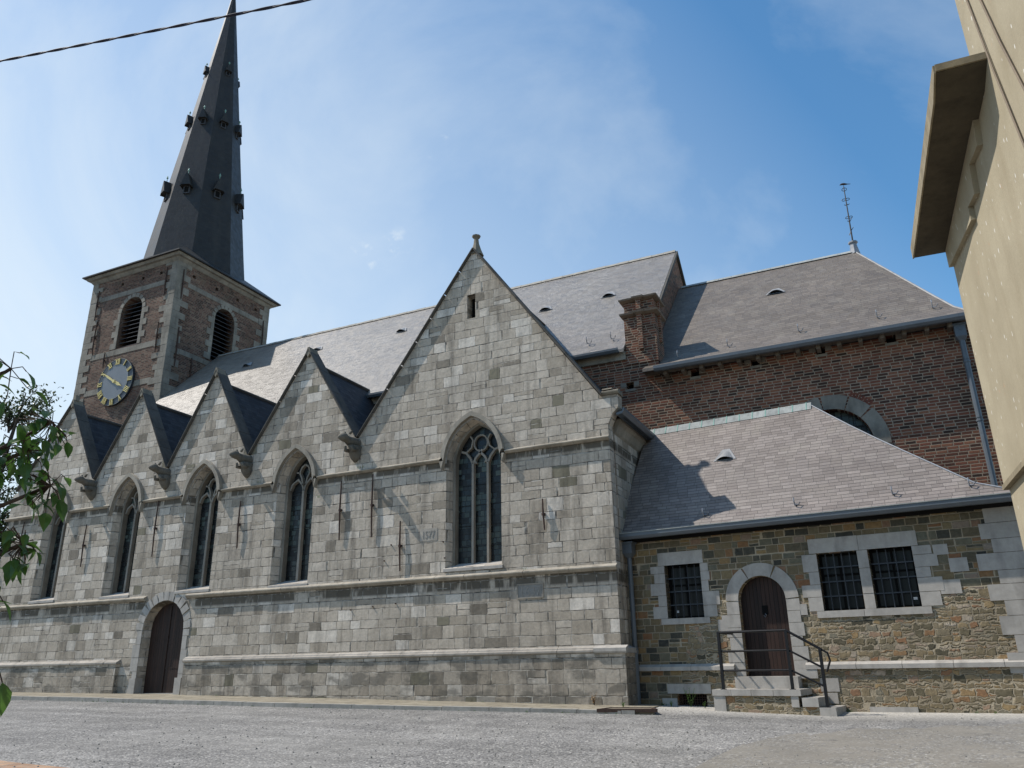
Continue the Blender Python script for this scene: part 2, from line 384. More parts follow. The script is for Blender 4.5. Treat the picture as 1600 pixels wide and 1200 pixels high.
def mat_rubble(name):
    t = NT(name)
    cell, cc, mask, u, v, fv = courses(t, 0.155, 0.235, 0.55, 0.012, 0.014, split=0.14, rowvar=0.45)
    stops = [(0, (.045,.045,.038)), (.14, (.075,.07,.052)), (.32, (.135,.108,.066)), (.5, (.18,.138,.078)), (.66, (.125,.122,.09)), (.8, (.24,.17,.082)), (.92, (.20,.10,.052)), (1, (.24,.205,.165))]
    cA = t.ramp(cell, stops)
    # rough rubble low down: uneven, wavy courses of broken stone
    cell2, cc2, mB, u2, v2, fv2 = courses(t, 0.118, 0.195, 0.6, 0.075, 0.019, split=0.35, rowvar=0.6)
    st2 = [(0, (.065,.06,.042)), (.2, (.15,.125,.078)), (.42, (.225,.175,.105)), (.58, (.19,.17,.125)), (.74, (.29,.205,.105)), (.86, (.24,.13,.07)), (1, (.35,.30,.235))]
    cB = t.ramp(cell2, st2)
    z = t.sep(t.P)[2]; x = t.sep(t.P)[0]
    # squared rubble on top and at the west end, rough rubble elsewhere
    sel = t.m('ADD', z, t.m('MULTIPLY', t.m('SUBTRACT', t.noise(scale=0.9, detail=3), 0.5), 1.6))
    thr = t.mr(x, -4.9, -4.2, -0.4, 2.0)
    sel = t.m('GREATER_THAN', sel, thr)
    col = t.mix(sel, cB, cA); mk = t.m('ADD', t.m('MULTIPLY', mask, sel), t.m('MULTIPLY', mB, t.m('SUBTRACT', 1.0, sel)))
    f = t.noise(scale=16, detail=6, rough=0.72); g = t.noise(scale=5, detail=4)
    col = t.gain(col, t.mr(f, 0.25, 0.75, 0.7, 1.3)); col = t.mix(t.mr(g, 0.55, 0.7, 0, 0.3), col, (.20,.17,.12))
    mcol = t.mix(t.mr(t.noise(scale=1.2, detail=3), 0.4, 0.6, 0, 1), (.24,.20,.14), (.36,.305,.22))
    col = t.mix(mk, mcol, col)
    rel = t.m('ADD', t.m('MULTIPLY', mk, t.m('MULTIPLY_ADD', t.m('SUBTRACT', 1.0, sel), 0.9, 0.6)), t.m('ADD', t.m('MULTIPLY', f, 0.4), t.m('MULTIPLY', g, 0.8)))
    t.bump(rel, 0.8, 0.03); return t.finish(col, 0.92, 0.2)
def mat_flat(name, c, rough=0.7, spec=0.3, var=0.15, sc=6, metal=0.0, bump=0.0):
    t = NT(name); f = t.noise(scale=sc, detail=5, rough=0.65)
    col = t.ramp(f, [(0.25, tuple(q*(1-var) for q in c)), (0.75, tuple(min(1, q*(1+var)) for q in c))])
    t.b.inputs['Metallic'].default_value = metal
    if bump: t.bump(f, bump, 0.02)
    return t.finish(col, rough, spec)
def mat_glass(name, h=0.145, w=0.15):
    t = NT(name); cell, cc, mask, u, v, fv = courses(t, h, w, 0.25, 0.002, 0.012, rowvar=0.0)
    zone = t.noise(t.vscale((.35,.35,1.1)), scale=1.2, detail=2)
    z = t.sep(t.P)[2]
    refl = t.m('MULTIPLY', t.m('GREATER_THAN', cc[1], t.mr(zone, 0.35, 0.6, 0.25, 0.95)), t.mr(z, 3.0, 5.2, 0.3, 1.0))  # reflection painted into the panes: lighter tints, more towards the window top
    col = t.mix(refl, (.012,.014,.015), t.ramp(cell, [(0, (.022,.03,.028)), (.5, (.045,.062,.055)), (1, (.085,.11,.095))]))
    col = t.mix(mask, (.006,.006,.006), col)
    t.bump(t.m('ADD', t.m('MULTIPLY', cc[0], 0.6), t.m('MULTIPLY', mask, 0.4)), 0.25, 0.01)
    return t.finish(col, t.mr(cell, 0, 1, 0.15, 0.5), 0.3)
def mat_wood(name, c=(.024,.011,.007), pw=0.095):
    t = NT(name); x, y, z = t.sep(t.P)[0:3]
    un = t.m('DIVIDE', x, pw); i = t.m('FLOOR', un); fu = t.m('FRACT', un)
    wn_ = t.n('ShaderNodeTexWhiteNoise', noise_dimensions='1D'); t.l(i, wn_.inputs['W'])
    g = t.noise(t.vscale((18, 18, 1.2)), scale=2, detail=5); col = t.mix(wn_.outputs['Value'], tuple(q*0.75 for q in c), tuple(q*1.5 for q in c))
    col = t.gain(col, t.mr(g, 0.3, 0.7, 0.7, 1.35)); m = t.mr(t.m('MINIMUM', fu, t.m('SUBTRACT', 1.0, fu)), 0.02, 0.09, 0, 1, True)
    col = t.gain(col, t.mr(m, 0, 1, 0.25, 1)); t.bump(t.m('ADD', m, t.m('MULTIPLY', g, 0.2)), 0.6, 0.01); return t.finish(col, 0.6, 0.3)
def mat_gravel(name):
    t = NT(name); v1 = t.n('ShaderNodeTexVoronoi', feature='F1'); t.l(t.P, v1.inputs['Vector']); v1.inputs['Scale'].default_value = 38
    c = t.n('ShaderNodeSeparateColor'); t.l(v1.outputs['Color'], c.inputs[0])
    col = t.ramp(c.outputs[0], [(0, (.085,.082,.08)), (.25, (.155,.15,.144)), (.6, (.215,.208,.198)), (.9, (.28,.27,.255)), (1, (.46,.44,.40))])
    big = t.noise(scale=0.35, detail=6, rough=0.65); med = t.noise(t.vscale((1,.5,1)), scale=2.0, detail=5, rough=0.7)
    col = t.mix(t.mr(big, 0.42, 0.66, 0, 0.4), col, (.25,.24,.22)); col = t.gain(col, t.mr(med, 0.3, 0.7, 0.78, 1.15))
    tb = t.noise(t.vscale((.12,1.1,1)), scale=1.4, detail=5, rough=0.6); col = t.gain(col, t.mr(tb, 0.35, 0.65, 0.80, 1.12))
    rare = t.mr(t.noise(scale=11, detail=2), 0.74, 0.77, 0, 0.6); col = t.mix(rare, col, (.45,.42,.36))
    # pale dusty chippings gather against the walls
    y = t.sep(t.P)[1]; x = t.sep(t.P)[0]
    dust = t.m('MULTIPLY', t.mr(y, -1.5, -0.1, 0, 0.8), t.mr(x, -5.8, -4.9, 0, 1)); col = t.mix(dust, col, t.gain(t.ramp(c.outputs[1], [(0, (.30,.285,.25)), (1, (.58,.55,.5))]), 1.0))
    fine = t.noise(scale=60, detail=3, rough=0.8)
    t.bump(t.m('ADD', t.m('MULTIPLY', v1.outputs['Distance'], -1.2), t.m('MULTIPLY', fine, 0.5)), 0.45, 0.012); return t.finish(col, 0.93, 0.2)
def mat_asphalt(name):
    t = NT(name); f = t.noise(scale=55, detail=4, rough=0.8); b = t.noise(scale=0.8, detail=6, rough=0.65); p = t.noise(t.vscale((1,2.2,1)), scale=1.7, detail=6, rough=0.7)
    col = t.ramp(b, [(0.3, (.165,.152,.13)), (0.7, (.235,.215,.182))]); col = t.gain(col, t.mr(f, 0.2, 0.8, 0.75, 1.25)); col = t.mix(t.mr(p, 0.62, 0.66, 0, 0.75), col, (.10,.095,.088)); v9 = t.n('ShaderNodeTexVoronoi', feature='F1'); t.l(t.P, v9.inputs['Vector']); v9.inputs['Scale'].default_value = 38; c9 = t.n('ShaderNodeSeparateColor'); t.l(v9.outputs['Color'], c9.inputs[0]); gm = t.m('MULTIPLY', t.mr(t.noise(scale=1.1, detail=6, rough=0.7), 0.42, 0.62, 0.15, 0.9), t.m('GREATER_THAN', c9.outputs[1], 0.45)); col = t.mix(gm, col, t.ramp(c9.outputs[0], [(0, (.09,.087,.083)), (.6, (.21,.203,.195)), (1, (.40,.385,.35))]))
    t.bump(f, 0.4, 0.01); return t.finish(col, 0.9, 0.25)
def mat_stucco(name):
    t = NT(name); f = t.noise(scale=30, detail=6, rough=0.75); b = t.noise(scale=1.1, detail=5, rough=0.6); g = t.noise(t.vscale((1.4,1.4,.35)), scale=2.0, detail=5)
    col = t.ramp(b, [(0.3, (.285,.245,.17)), (0.7, (.36,.315,.225))]); col = t.gain(col, t.mr(f, 0.25, 0.75, 0.9, 1.08)); col = t.mix(t.mr(g, 0.5, 0.72, 0, 0.35), col, (.22,.178,.112))
    v1 = t.n('ShaderNodeTexVoronoi', feature='F1'); mpn = t.n('ShaderNodeMapping'); t.l(t.P, mpn.inputs[0]); mpn.inputs['Scale'].default_value = (9, 9, 4.2); t.l(mpn.outputs[0], v1.inputs['Vector']); v1.inputs['Scale'].default_value = 1
    wv = t.noise(scale=24, detail=3); sp = t.m('ADD', v1.outputs['Distance'], t.m('MULTIPLY', wv, 0.16)); msk = t.m('MULTIPLY', t.mr(sp, 0.185, 0.215, 1, 0), t.mr(t.noise(scale=2.3, detail=4), 0.44, 0.52, 0, 0.9)); col = t.mix(msk, col, (.62,.60,.55))
    pk = t.mr(t.noise(scale=7, detail=3, rough=0.6), 0.70, 0.74, 0, 0.5); col = t.mix(pk, col, (.42,.25,.15))
    t.bump(t.m('SUBTRACT', f, t.m('MULTIPLY', msk, 0.8)), 0.3, 0.012); return t.finish(col, 0.9, 0.2)
def mat_leaf(name, a, b, tr=0.35):
    t = NT(name); oi = t.n('ShaderNodeObjectInfo'); f = t.noise(scale=9, detail=2)
    col = t.mix(t.mr(f, 0.35, 0.65, 0, 1), a, b); t.l(col, t.b.inputs['Base Color']); t.b.inputs['Roughness'].default_value = 0.45
    tl = t.n('ShaderNodeBsdfTranslucent'); t.l(t.gain(col, 1.6), tl.inputs[0]); mxs = t.n('ShaderNodeMixShader'); mxs.inputs[0].default_value = tr
    t.l(t.b.outputs[0], mxs.inputs[1]); t.l(tl.outputs[0], mxs.inputs[2]); t.l(mxs.outputs[0], t.out.inputs[0]); return t.mat

M = {}
M['garg'] = mat_stone('weathered_gargoyle', (.15,.135,.11), 0.4, 2.0, 0.7); M['tracery'] = mat_stone('tracery_stone', (.28,.255,.215), 0.3)
M['ashlar'] = mat_ashlar('grey_limestone_ashlar')
M['trim'] = mat_stone('limestone_moulding', (.335,.30,.245), 0.38)
M['dressed'] = mat_stone('pale_dressed_limestone', (.385,.36,.325), 0.16, 0.8, 0.15)
M['plinthcap'] = mat_stone('weathered_plinth_cap', (.34,.31,.27), 0.3)
M['lightstone'] = mat_stone('tower_dressed_stone', (.235,.215,.18), 0.4)
M['reveal'] = mat_stone('weathered_reveal_stone', (.23,.205,.165), 0.4)
M['tbrick'] = mat_brick('tower_brick', [(0, (.05,.03,.024)), (.35, (.105,.055,.042)), (.7, (.15,.078,.056)), (1, (.19,.125,.09))], (.20,.175,.14), patch=(.13,.105,.075), mort=0.014)
M['cbrick'] = mat_brick('choir_brick', [(0, (.045,.03,.024)), (.3, (.105,.05,.034)), (.7, (.18,.068,.044)), (1, (.235,.105,.062))], (.31,.25,.185), mort=0.0145)
M['rubble'] = mat_rubble('sandstone_rubble')
M['nslate'] = mat_slate('nave_slate', (.175,.155,.132), (.235,.21,.182), h=0.105, w=0.20, rough=0.40, spec=0.55, sf=0.2, joint=0.5)
M['cslate'] = mat_slate('choir_slate', (.115,.094,.075), (.16,.133,.108), h=0.10, w=0.24, rough=0.6, spec=0.45, sf=0.25, joint=0.48)
M['aslate'] = mat_slate('sacristy_slate', (.165,.138,.122), (.245,.21,.188), h=0.080, w=0.24, rough=0.55, spec=0.4, sf=0.25, joint=0.42, mort=0.009)
M['dslate'] = mat_slate('dark_slate', (.022,.022,.025), (.042,.042,.046), h=0.11, w=0.2, rough=0.6, spec=0.25, streak=(.06,.055,.045), sf=0.35, joint=0.6)
M['sslate'] = mat_slate('spire_slate', (.024,.022,.020), (.031,.029,.026), h=0.16, w=0.2, rough=0.5, spec=0.3, streak=(.06,.055,.043), sf=0.3, joint=0.88, bmp=0.15)
M['lead'] = mat_flat('lead_sheet', (.20,.215,.24), 0.5, 0.4, 0.2, 3)
M['zinc'] = mat_flat('zinc_gutter', (.085,.10,.115), 0.45, 0.5, 0.15, 3)
M['ventlead'] = mat_flat('vent_lead', (.26,.26,.26), 0.6, 0.3, 0.25, 5); M['zincl'] = mat_stone('pale_zinc_ridge', (.33,.345,.33), .3, 1.6, .1)
M['verdigris'] = mat_flat('verdigris_strap', (.20,.34,.29), 0.7, 0.3, 0.2, 9)
M['coping'] = mat_stone('dark_coping_stone', (.10,.092,.08), 0.4)
M['copingl'] = mat_stone('coping_edge', (.22,.195,.15), 0.4)
M['iron'] = mat_flat('rusty_iron', (.055,.032,.024), 0.75, 0.3, 0.4, 12)
M['black'] = mat_flat('black_painted_steel', (.006,.006,.007), 0.5, 0.3, 0.2, 6)
M['dark'] = mat_flat('dark_interior', (.008,.008,.008), 0.95, 0.1, 0.1)
M['glass'] = mat_glass('leaded_glass')
M['glass2'] = mat_flat('dark_pane', (.006,.007,.008), 0.3, 0.18, 0.3, 1)
M['wood'] = mat_wood('dark_oak_planks'); M['wood2'] = mat_wood('brown_painted_planks', (.021,.0095,.006), 0.085)
M['louvre'] = mat_flat('weathered_louvre', (.05,.052,.058), 0.7, 0.3, 0.3)
M['gold'] = mat_flat('gilded_metal', (.62,.50,.20), 0.45, 0.5, 0.12, 8, 0.25)
M['clock'] = mat_flat('blue_grey_clock_face', (.14,.152,.165), 0.4, 0.5, 0.12, 2.5)
M['clockring'] = mat_flat('dark_clock_ring', (.022,.03,.042), 0.45, 0.5, 0.2, 4)
M['gravel'] = mat_gravel('grey_gravel'); M['asphalt'] = mat_asphalt('pale_asphalt')
M['stucco'] = mat_stucco('tan_stucco'); M['concrete'] = mat_stone('weathered_concrete', (.25,.21,.14), 0.3); M['soffit'] = mat_stone('shade_brown_soffit', (.075,.062,.042), 0.3)  # soffit: shade under the eave slab put into a darker brown
M['kerb'] = mat_stone('kerb_stone', (.30,.285,.255), 0.25)
M['leaf'] = mat_leaf('glossy_leaf', (.032,.075,.014), (.07,.145,.026), .38); M['leafdark'] = mat_leaf('dark_leaf', (.030,.048,.020), (.05,.075,.03), 0.2)
M['bark'] = mat_flat('bark', (.075,.06,.045), 0.9, 0.2, 0.35, 14, bump=0.5)
M['twig'] = mat_flat('brown_twig', (.06,.042,.03), 0.8, 0.2, 0.3, 20)
def mk_paving():
    t = NT('tan_paving'); cell, cc, mask, u, v, fv = courses(t, 0.20, 0.30, 0.2, 0.004, 0.012, rowvar=0, horiz=True)
    col = t.ramp(cell, [(0, (.215,.19,.145)), (1, (.30,.268,.205))]); col = t.mix(mask, (.17,.14,.10), col); col = t.gain(col, t.mr(t.noise(scale=3, detail=5), 0.3, 0.7, 0.8, 1.15)); t.bump(mask, 0.4, 0.01); return t.finish(col, 0.92, 0.2)
M['paving'] = mk_paving()
def mk_clay():
    t = NT('clay_pavers'); cell, cc, mask, u, v, fv = courses(t, 0.105, 0.21, 0.1, 0.003, 0.012, rowvar=0, horiz=True)
    col = t.ramp(cell, [(0, (.26,.15,.09)), (1, (.42,.27,.17))]); col = t.mix(mask, (.25,.23,.2), col); t.bump(mask, 0.4, 0.01); return t.finish(col, 0.9, 0.2)
M['clay'] = mk_clay()

# ------------------------------------------------------------------ ground
XK = [(-400,.33),(-30,.33),(-20,.23),(-5.6,0.0),(-1.5,-.1),(3,-.08),(400,-.08)]
def zw(x):
    for (a, za), (b, zb) in zip(XK, XK[1:]):
        if a <= x <= b: return za+(zb-za)*(x-a)/(b-a)
    return 0
def zg(x, y): return zw(x)+max(-25, min(y, 0))*0.042
mb = MB(); xs = [-400,-200,-100,-60,-40,-30,-25,-20,-15,-10,-5.6,-3.5,-1.5,0.7,3,8,15,30,60,100,200,400]; ys = [-400,-200,-100,-60,-25,-17,-12,-9,-6,-4,-2,0,5,15,40,100,200,400]
mb.add([(x, y, zg(x, y)) for y in ys for x in xs], [(j*len(xs)+i, j*len(xs)+i+1, (j+1)*len(xs)+i+1, (j+1)*len(xs)+i) for j in range(len(ys)-1) for i in range(len(xs)-1)])
tag(mb.build('gravel_ground', M['gravel'], fixn=False), 'grey gravel forecourt in front of the church', None, None, 'structure')
# worn asphalt on the right
def yb(x): 
    K = [(-2.75,-25),(-2.62,-7),(-2.45,-5.2),(-1.9,-3.5),(-1.0,-2.8),(.3,-2.2),(1.2,-1.8),(3,-1.2),(9,-.8)]
    for (a, ya), (b, yc) in zip(K, K[1:]):
        if a <= x <= b: return ya+(yc-ya)*(x-a)/(b-a)
    return -25
mb = MB(); n = 90; random.seed(3)
X_ = [-2.75+ (11.7*(i/n)**1.6) for i in range(n+1)] ; X_ = sorted(X_+[-1.5,3.0]); rows = []
for i, x in enumerate(X_):
    b = yb(x)+random.uniform(-.16,.16)+.12*math.sin(x*5)+.08*math.sin(x*17); rows.append([(x, y, zg(x, y)+.006) for y in (-25, b-(b+25)*.5, b)])
for i in range(len(rows)-1):
    for j in range(2): mb.add([rows[i][j], rows[i+1][j], rows[i+1][j+1], rows[i][j+1]], [(0,1,2,3)])
tag(mb.build('asphalt_road', M['asphalt'], fixn=False), 'pale worn asphalt strip beside the gravel', None, None, 'structure')
mb = MB(); pts = [(-16,-9.25),(-13,-9.55),(-11.5,-9.72),(-10.1,-9.8),(-9.9,-10.4),(-9.8,-13),(-16,-13)]
P, T = cdt([pts]); mb.add([(a, b, zg(a, b)+.006) for a, b in P], T); tag(mb.build('brick_path', M['clay'], fixn=False), 'orange clay brick path at the near edge of the gravel', None, None, 'structure')
# tan paved strip with kerb along the aisle
mb = MB(); KX = [-40,-30,-20,-12,-5.0]
def yk(x): return -2.05+0.6*max(0, (x+13)/8.0) if x > -13 else -2.05
for a, b in zip(KX, KX[1:]):
    mb.hexa([(a,yk(a),zw(a)-.3),(b,yk(b),zw(b)-.3),(b,0.3,zw(b)-.3),(a,0.3,zw(a)-.3),(a,yk(a),zw(a)-.004),(b,yk(b),zw(b)-.004),(b,0.3,zw(b)+.02),(a,0.3,zw(a)+.02)])
tag(mb.build('pavement', M['paving']), 'tan paved strip along the foot of the aisle wall', None, None, 'structure')
mb = MB(); x = -40.0; random.seed(5)
while x < -5.05:
    e = min(x+random.uniform(.9,1.15), -5.02); 
    for (c0, c1) in (((x+.006), e-.006),):
        dz = random.uniform(-.006,.006)
        mb.hexa([(c0,yk(c0)-.16,zw(c0)-.3),(c1,yk(c1)-.16,zw(c1)-.3),(c1,yk(c1),zw(c1)-.3),(c0,yk(c0),zw(c0)-.3),(c0,yk(c0)-.16,zw(c0)+dz),(c1,yk(c1)-.16,zw(c1)+dz),(c1,yk(c1)-.003,zw(c1)+.004+dz),(c0,yk(c0)-.003,zw(c0)+.004+dz)])
    x = e
tag(mb.build('kerb', M['kerb']), 'grey stone kerb edging the tan pavement', None, None, 'structure')

# ------------------------------------------------------------------ CHURCH
church = empty('church', (-15, 4, 0)); church.location = (0, 0, 0)
tag(church, 'grey limestone gothic parish church with brick clock tower, slate roofs and a rubble sacristy', 'church')
F0 = Fr((0,0,0), (1,0,0), (0,0,1))            # aisle front, n = -y
# fix: u x v = (1,0,0)x(0,0,1) = (0,-1,0)  -> outwards
WIN = [  # centre, outer half width, sill z, spring z, outer head height, inner half
    (-25.62, .60, 3.13, 5.78, 1.02, .46, 2), (-22.17, .62, 3.11, 5.83, 1.00, .47, 2), (-18.88, .66, 3.12, 5.86, 1.02, .49, 2),
    (-15.28, .67, 3.08, 5.88, 1.02, .50, 2), (-9.46, .80, 3.19, 5.90, 1.12, .69, 3)]
def lancet(cx, a, sill, spr, hh): return [(cx-a, sill)] + pointed(cx, a, spr, hh) + [(cx+a, sill)]
holes = []
for (cx, a, sill, spr, hh, ai, nl) in WIN:
    off = .06
    L = lancet(cx, a, sill, spr, hh); I = [(cx-ai+off, sill+.14)] + pointed(cx+off, ai, spr, hh*.88) + [(cx+ai+off, sill+.14)]
    holes.append((L, I, .46, None))
DC = -19.88
dL = [(DC-.84, .12)] + rnd_arch(DC, .84, 2.02) + [(DC+.84, .12)]; dI = [(DC-.76, .12)] + rnd_arch(DC-.03, .73, 2.06) + [(DC+.70, .12)]
holes.append((dL, dI, .30, None))
sl = [(-9.66, 9.95), (-9.66, 10.68), (-9.40, 10.68), (-9.40, 9.95)]; holes.append((sl, sl, .3, 1))
out = [(-28.2,-.5),(-5.75,-.5),(-5.75,6.35),(-5.62,6.6),(-5.47,6.75),(-5.47,7.08),(-5.9,7.08),(-9.45,12.05),(-13.18,6.95),(-15.13,10.0),(-17.16,6.95),(-18.88,10.0),(-20.56,6.95),(-22.24,9.85),(-23.97,6.95),(-25.75,10.0),(-28.0,6.95),(-28.2,6.9)]
mb = MB(); wall(mb, F0, out, holes, .33); 
mb.build('aisle_wall', [M['ashlar'], M['dark']], church, label='grey limestone aisle wall with five pointed gables')
# east and west aisle walls
mb = MB(); mb.box(-6.2, -5.75, .461, 3.0, -.5, 6.5); mb.box(-28.2, -27.7, .461, 3.0, -.5, 6.5)
mb.build('aisle_end_wall', M['ashlar'], church)
# cornice under the gutter of the east side
mb = MB(); FE = Fr((-5.75,0,0), (0,1,0), (0,0,1))   # n = +x
mb.profile(FE, [(0,6.2),(.05,6.25),(.12,6.42),(.2,6.5),(.2,6.58),(0,6.58)], .461, 2.95); mb.build('cornice', M['trim'], church)
# plinth with moulded cap
mb = MB(); mc = MB()
for u0, u1 in ((-28.33,-21.5),(-18.74,-5.62)):
    mb.profile(F0, [(0,-.5),(.13,-.5),(.13,1.08),(0,1.08)], u0, u1)
mb.profile(Fr((-5.75,0,0),(0,1,0),(0,0,1)), [(0,-.5),(.13,-.5),(.13,1.08),(0,1.08)], 0.0, .8)
mb.build('plinth', M['ashlar'], church)
random.seed(11)
def blocks(u0, u1, lo=.7, hi=1.2, gap=.004):
    x = u0
    while x < u1-.05:
        e = min(u1, x+random.uniform(lo, hi)); e = u1 if u1-e < .3 else e; yield x+gap, e-gap; x = e
for a, b in blocks(-28.36,-21.47): d = random.uniform(-.012,.012); mc.profile(F0, [(0,1.083),(.17+d,1.083),(.17+d,1.13),(.02,1.21),(0,1.21)], a, b)
mc.build('plinth_cap', M['plinthcap'], church)
mc = MB()
for a, b in blocks(-18.77,-6.35): d = random.uniform(-.005,.005); mc.profile(F0, [(0,1.083),(.14,1.083),(.17+d,1.11),(.17+d,1.15),(.12,1.17),(.11,1.20),(.02,1.24),(0,1.24)], a, b)
mc.build('plinth_cap', M['plinthcap'], church)
mc = MB(); mc.profile(F0, [(0,1.083),(.17,1.083),(.19,1.12),(.19,1.19),(.02,1.25),(0,1.25)], -6.34, -5.58); mc.profile(Fr((-5.75,0,0),(0,1,0),(0,0,1)), [(0,1.083),(.17,1.083),(.17,1.19),(0,1.25)], .003, .72)
mc.build('plinth_cap', M['dressed'], church, label='pale renewed stone at the corner end of the plinth cap')
# string courses
ms = MB()
for a, b in list(blocks(-28.3,-20.72))+list(blocks(-19.03,-5.72)): d = random.uniform(-.008,.008); ms.profile(F0, [(0,2.88),(.05,2.88),(.12+d,2.94),(.12+d,2.965),(0,3.03)], a, b)
ms.build('string_course', M['trim'], church, label='lower moulded string course below the window sills')
edges = [-28.3] 
for (cx, a, *_r) in WIN: edges += [cx-a-.14, cx+a+.14]
edges.append(-5.72); ms = MB()
for i in range(0, len(edges), 2):
    for a, b in blocks(edges[i], edges[i+1]): d = random.uniform(-.008,.008); ms.profile(F0, [(0,5.95),(.05,5.95),(.12+d,5.995),(.12+d,6.015),(0,6.07)], a, b)
ms.build('string_course', M['trim'], church, label='upper moulded string course running into the window hoods')
# windows
for wi, (cx, a, sill, spr, hh, ai, nl) in enumerate(WIN):
    off = .06; c = cx+off
    w = MB()
    hp = [(cx-a-.08, 5.95)] + [p for p in pointed(cx, a+.08, spr+.03, hh+.10, 12)][0:] + [(cx+a+.08, 5.95)]
    w.ribbon(F0, hp, .07, .0, .14, w2=.045)
    names = ['leftmost','second','third','fourth','large three-light']
    lab = 'large three-light pointed window under the big gable' if nl == 3 else '%s narrow two-light lancet window from the left' % names[wi]
    hood = w.build('window', M['trim'], church, label=lab)
    # inner chamfer order of darker weathered stone
    ch = MB(); ip = [(c-ai-.055, sill+.02)] + pointed(c, ai+.055, spr, hh*.93, 10) + [(c+ai+.055, sill+.02)]
    ch.ribbon(F0, ip, .085, -.455, -.22); ch.build('jamb_moulding', M['reveal'], hood)
    # voussoir ring
    vr_ = MB(); ring = pointed(cx, a, spr, hh, 7)
    for i in range(len(ring)-1):
        p, q = Vector(ring[i]), Vector(ring[i+1]); e = (q-p)*.03; vr_.ribbon(F0, [p+e, q-e], .001, -.2, .012+.006*(i % 3), w2=.055)
    vr_.build('voussoir_ring', M['dressed'], hood)
    g = MB(); I = [(c-ai-.02, sill)] + pointed(c, ai+.02, spr, hh*.88+.02) + [(c+ai+.02, sill)]
    P, T = cdt([I]); g.add([F0(p, q, -.40) for p, q in P], T); g.build('leaded_glass', M['glass'], hood, fixn=False)
    # sloping sill
    s = MB(); s.profile(F0, [(-.45,sill+.16),(.04,sill-.02),(.04,sill-.09),(-.0,sill-.09),(-.45,sill-.09)], cx-a-.03, cx+a+.03)
    s.build('sill', M['dressed'], hood)
    # tracery and mullions
    t = MB(); mw = .075; n0, n1 = -.39, -.27
    base = sill+.05
    if nl == 2:
        t.ribbon(F0, [(c, base), (c, spr-.12)], mw, n0, n1)
        for sgn in (-1, 1):
            t.ribbon(F0, [(c, spr-.14), (c+sgn*.06, spr+.05), (c+sgn*ai*.45, spr+.22), (c+sgn*ai*.85, spr+.10), (c+sgn*ai, spr-.08)], .05, n0, n1-.01)
            t.ribbon(F0, [(c+sgn*.05, spr+.05), (c+sgn*.10, spr+.26), (c+sgn*.19, spr+.42), (c+sgn*.12, spr+.58), (c, spr+.66)], .045, n0, n1-.01)
            t.ribbon(F0, [(c+sgn*.19, spr+.42), (c+sgn*.30, spr+.44)], .04, n0, n1-.01)
    else:
        for m_ in (-.22, .22): t.ribbon(F0, [(c+m_, base), (c+m_, spr-.02)], .06, n0, n1)
        for sgn in (-1, 1):
            t.ribbon(F0, [(c+sgn*.22, spr-.04), (c+sgn*.14, spr+.13), (c, spr+.27), (c-sgn*.06, spr+.34)], .055, n0, n1-.01)
            t.ribbon(F0, [(c+sgn*.22, spr-.04), (c+sgn*.30, spr+.14), (c+sgn*.43, spr+.30), (c+sgn*.56, spr+.34)], .055, n0, n1-.01)
            t.ribbon(F0, [(c+sgn*.22, spr-.02), (c+sgn*.15, spr+.03), (c+sgn*.12, spr-.02)], .03, n0, n1-.02)
            t.ribbon(F0, [(c+sgn*.43, spr+.30), (c+sgn*.27, spr+.42), (c+sgn*.22, spr+.62), (c+sgn*.30, spr+.74)], .035, n0, n1-.012)
        circ = [(c+.2*math.cos(R(q)), spr+.53+.22*math.sin(R(q))) for q in range(0, 360, 24)]; t.ribbon(F0, circ, .035, n0, n1-.04, closed=True)
    t.build('tracery', M['tracery'], hood)
    b = MB(); zz = sill+.55
    while zz < spr-.05:
        b.ribbon(F0, [(c-ai, zz), (c+ai, zz)], .016, -.397, -.382); zz += .53
    b.build('saddle_bar', M['black'], hood)
# aisle door
d = MB(); P, T = cdt([[(DC-.78,.05)]+rnd_arch(DC-.03,.75,2.06)+[(DC+.72,.05)]]); d.add([F0(p, q, -.26) for p, q in P], T)
door = d.build('door', M['wood'], church, label='tall dark double door with round arch in the aisle wall', fixn=False)
d = MB(); d.ribbon(F0, [(DC-.03, .2), (DC-.03, 2.7)], .05, -.259, -.24)
for zz in (.95, 1.75, 2.25): d.ribbon(F0, [(DC-.74, zz), (DC+.68, zz)], .03, -.2585, -.25)
d.build('door_batten', M['wood'], door)
d = MB(); d.ribbon(F0, [(DC-.76,.235),(DC+.70,.235)], .05, -.3, -.12); d.build('threshold', M['dressed'], door)
random.seed(21)
d = MB()
ring = rnd_arch(DC, .845, 2.02, 13)
for i in range(13):
    p, q = Vector(ring[i]), Vector(ring[i+1]); e = (q-p)*.03; d.ribbon(F0, [p+e, q-e], .0, -.22, .02+random.uniform(-.008,.01), w2=.28+random.uniform(-.03,.03))
for sgn in (-1, 1):
    z = .1
    while z < 2.0:
        hh = random.uniform(.28,.4); z2 = min(2.015, z+hh); z2 = 2.015 if 2.015-z2 < .12 else z2
        wd = random.choice([.18,.30,.24]); x0, x1 = sorted((DC+sgn*.845, DC+sgn*(.845+wd))); d.fbox(F0, x0, x1, z+.004, z2-.004, -.22, .018+random.uniform(-.006,.006)); z = z2
d.build('door_surround', M['dressed'], church)
d = MB()
for sgn in (-1, 1): x0, x1 = sorted((DC+sgn*.79, DC+sgn*1.04)); d.fbox(F0, x0, x1, .0, .68, -.24, .07)
d.build('door_surround_base', M['dressed'], church)
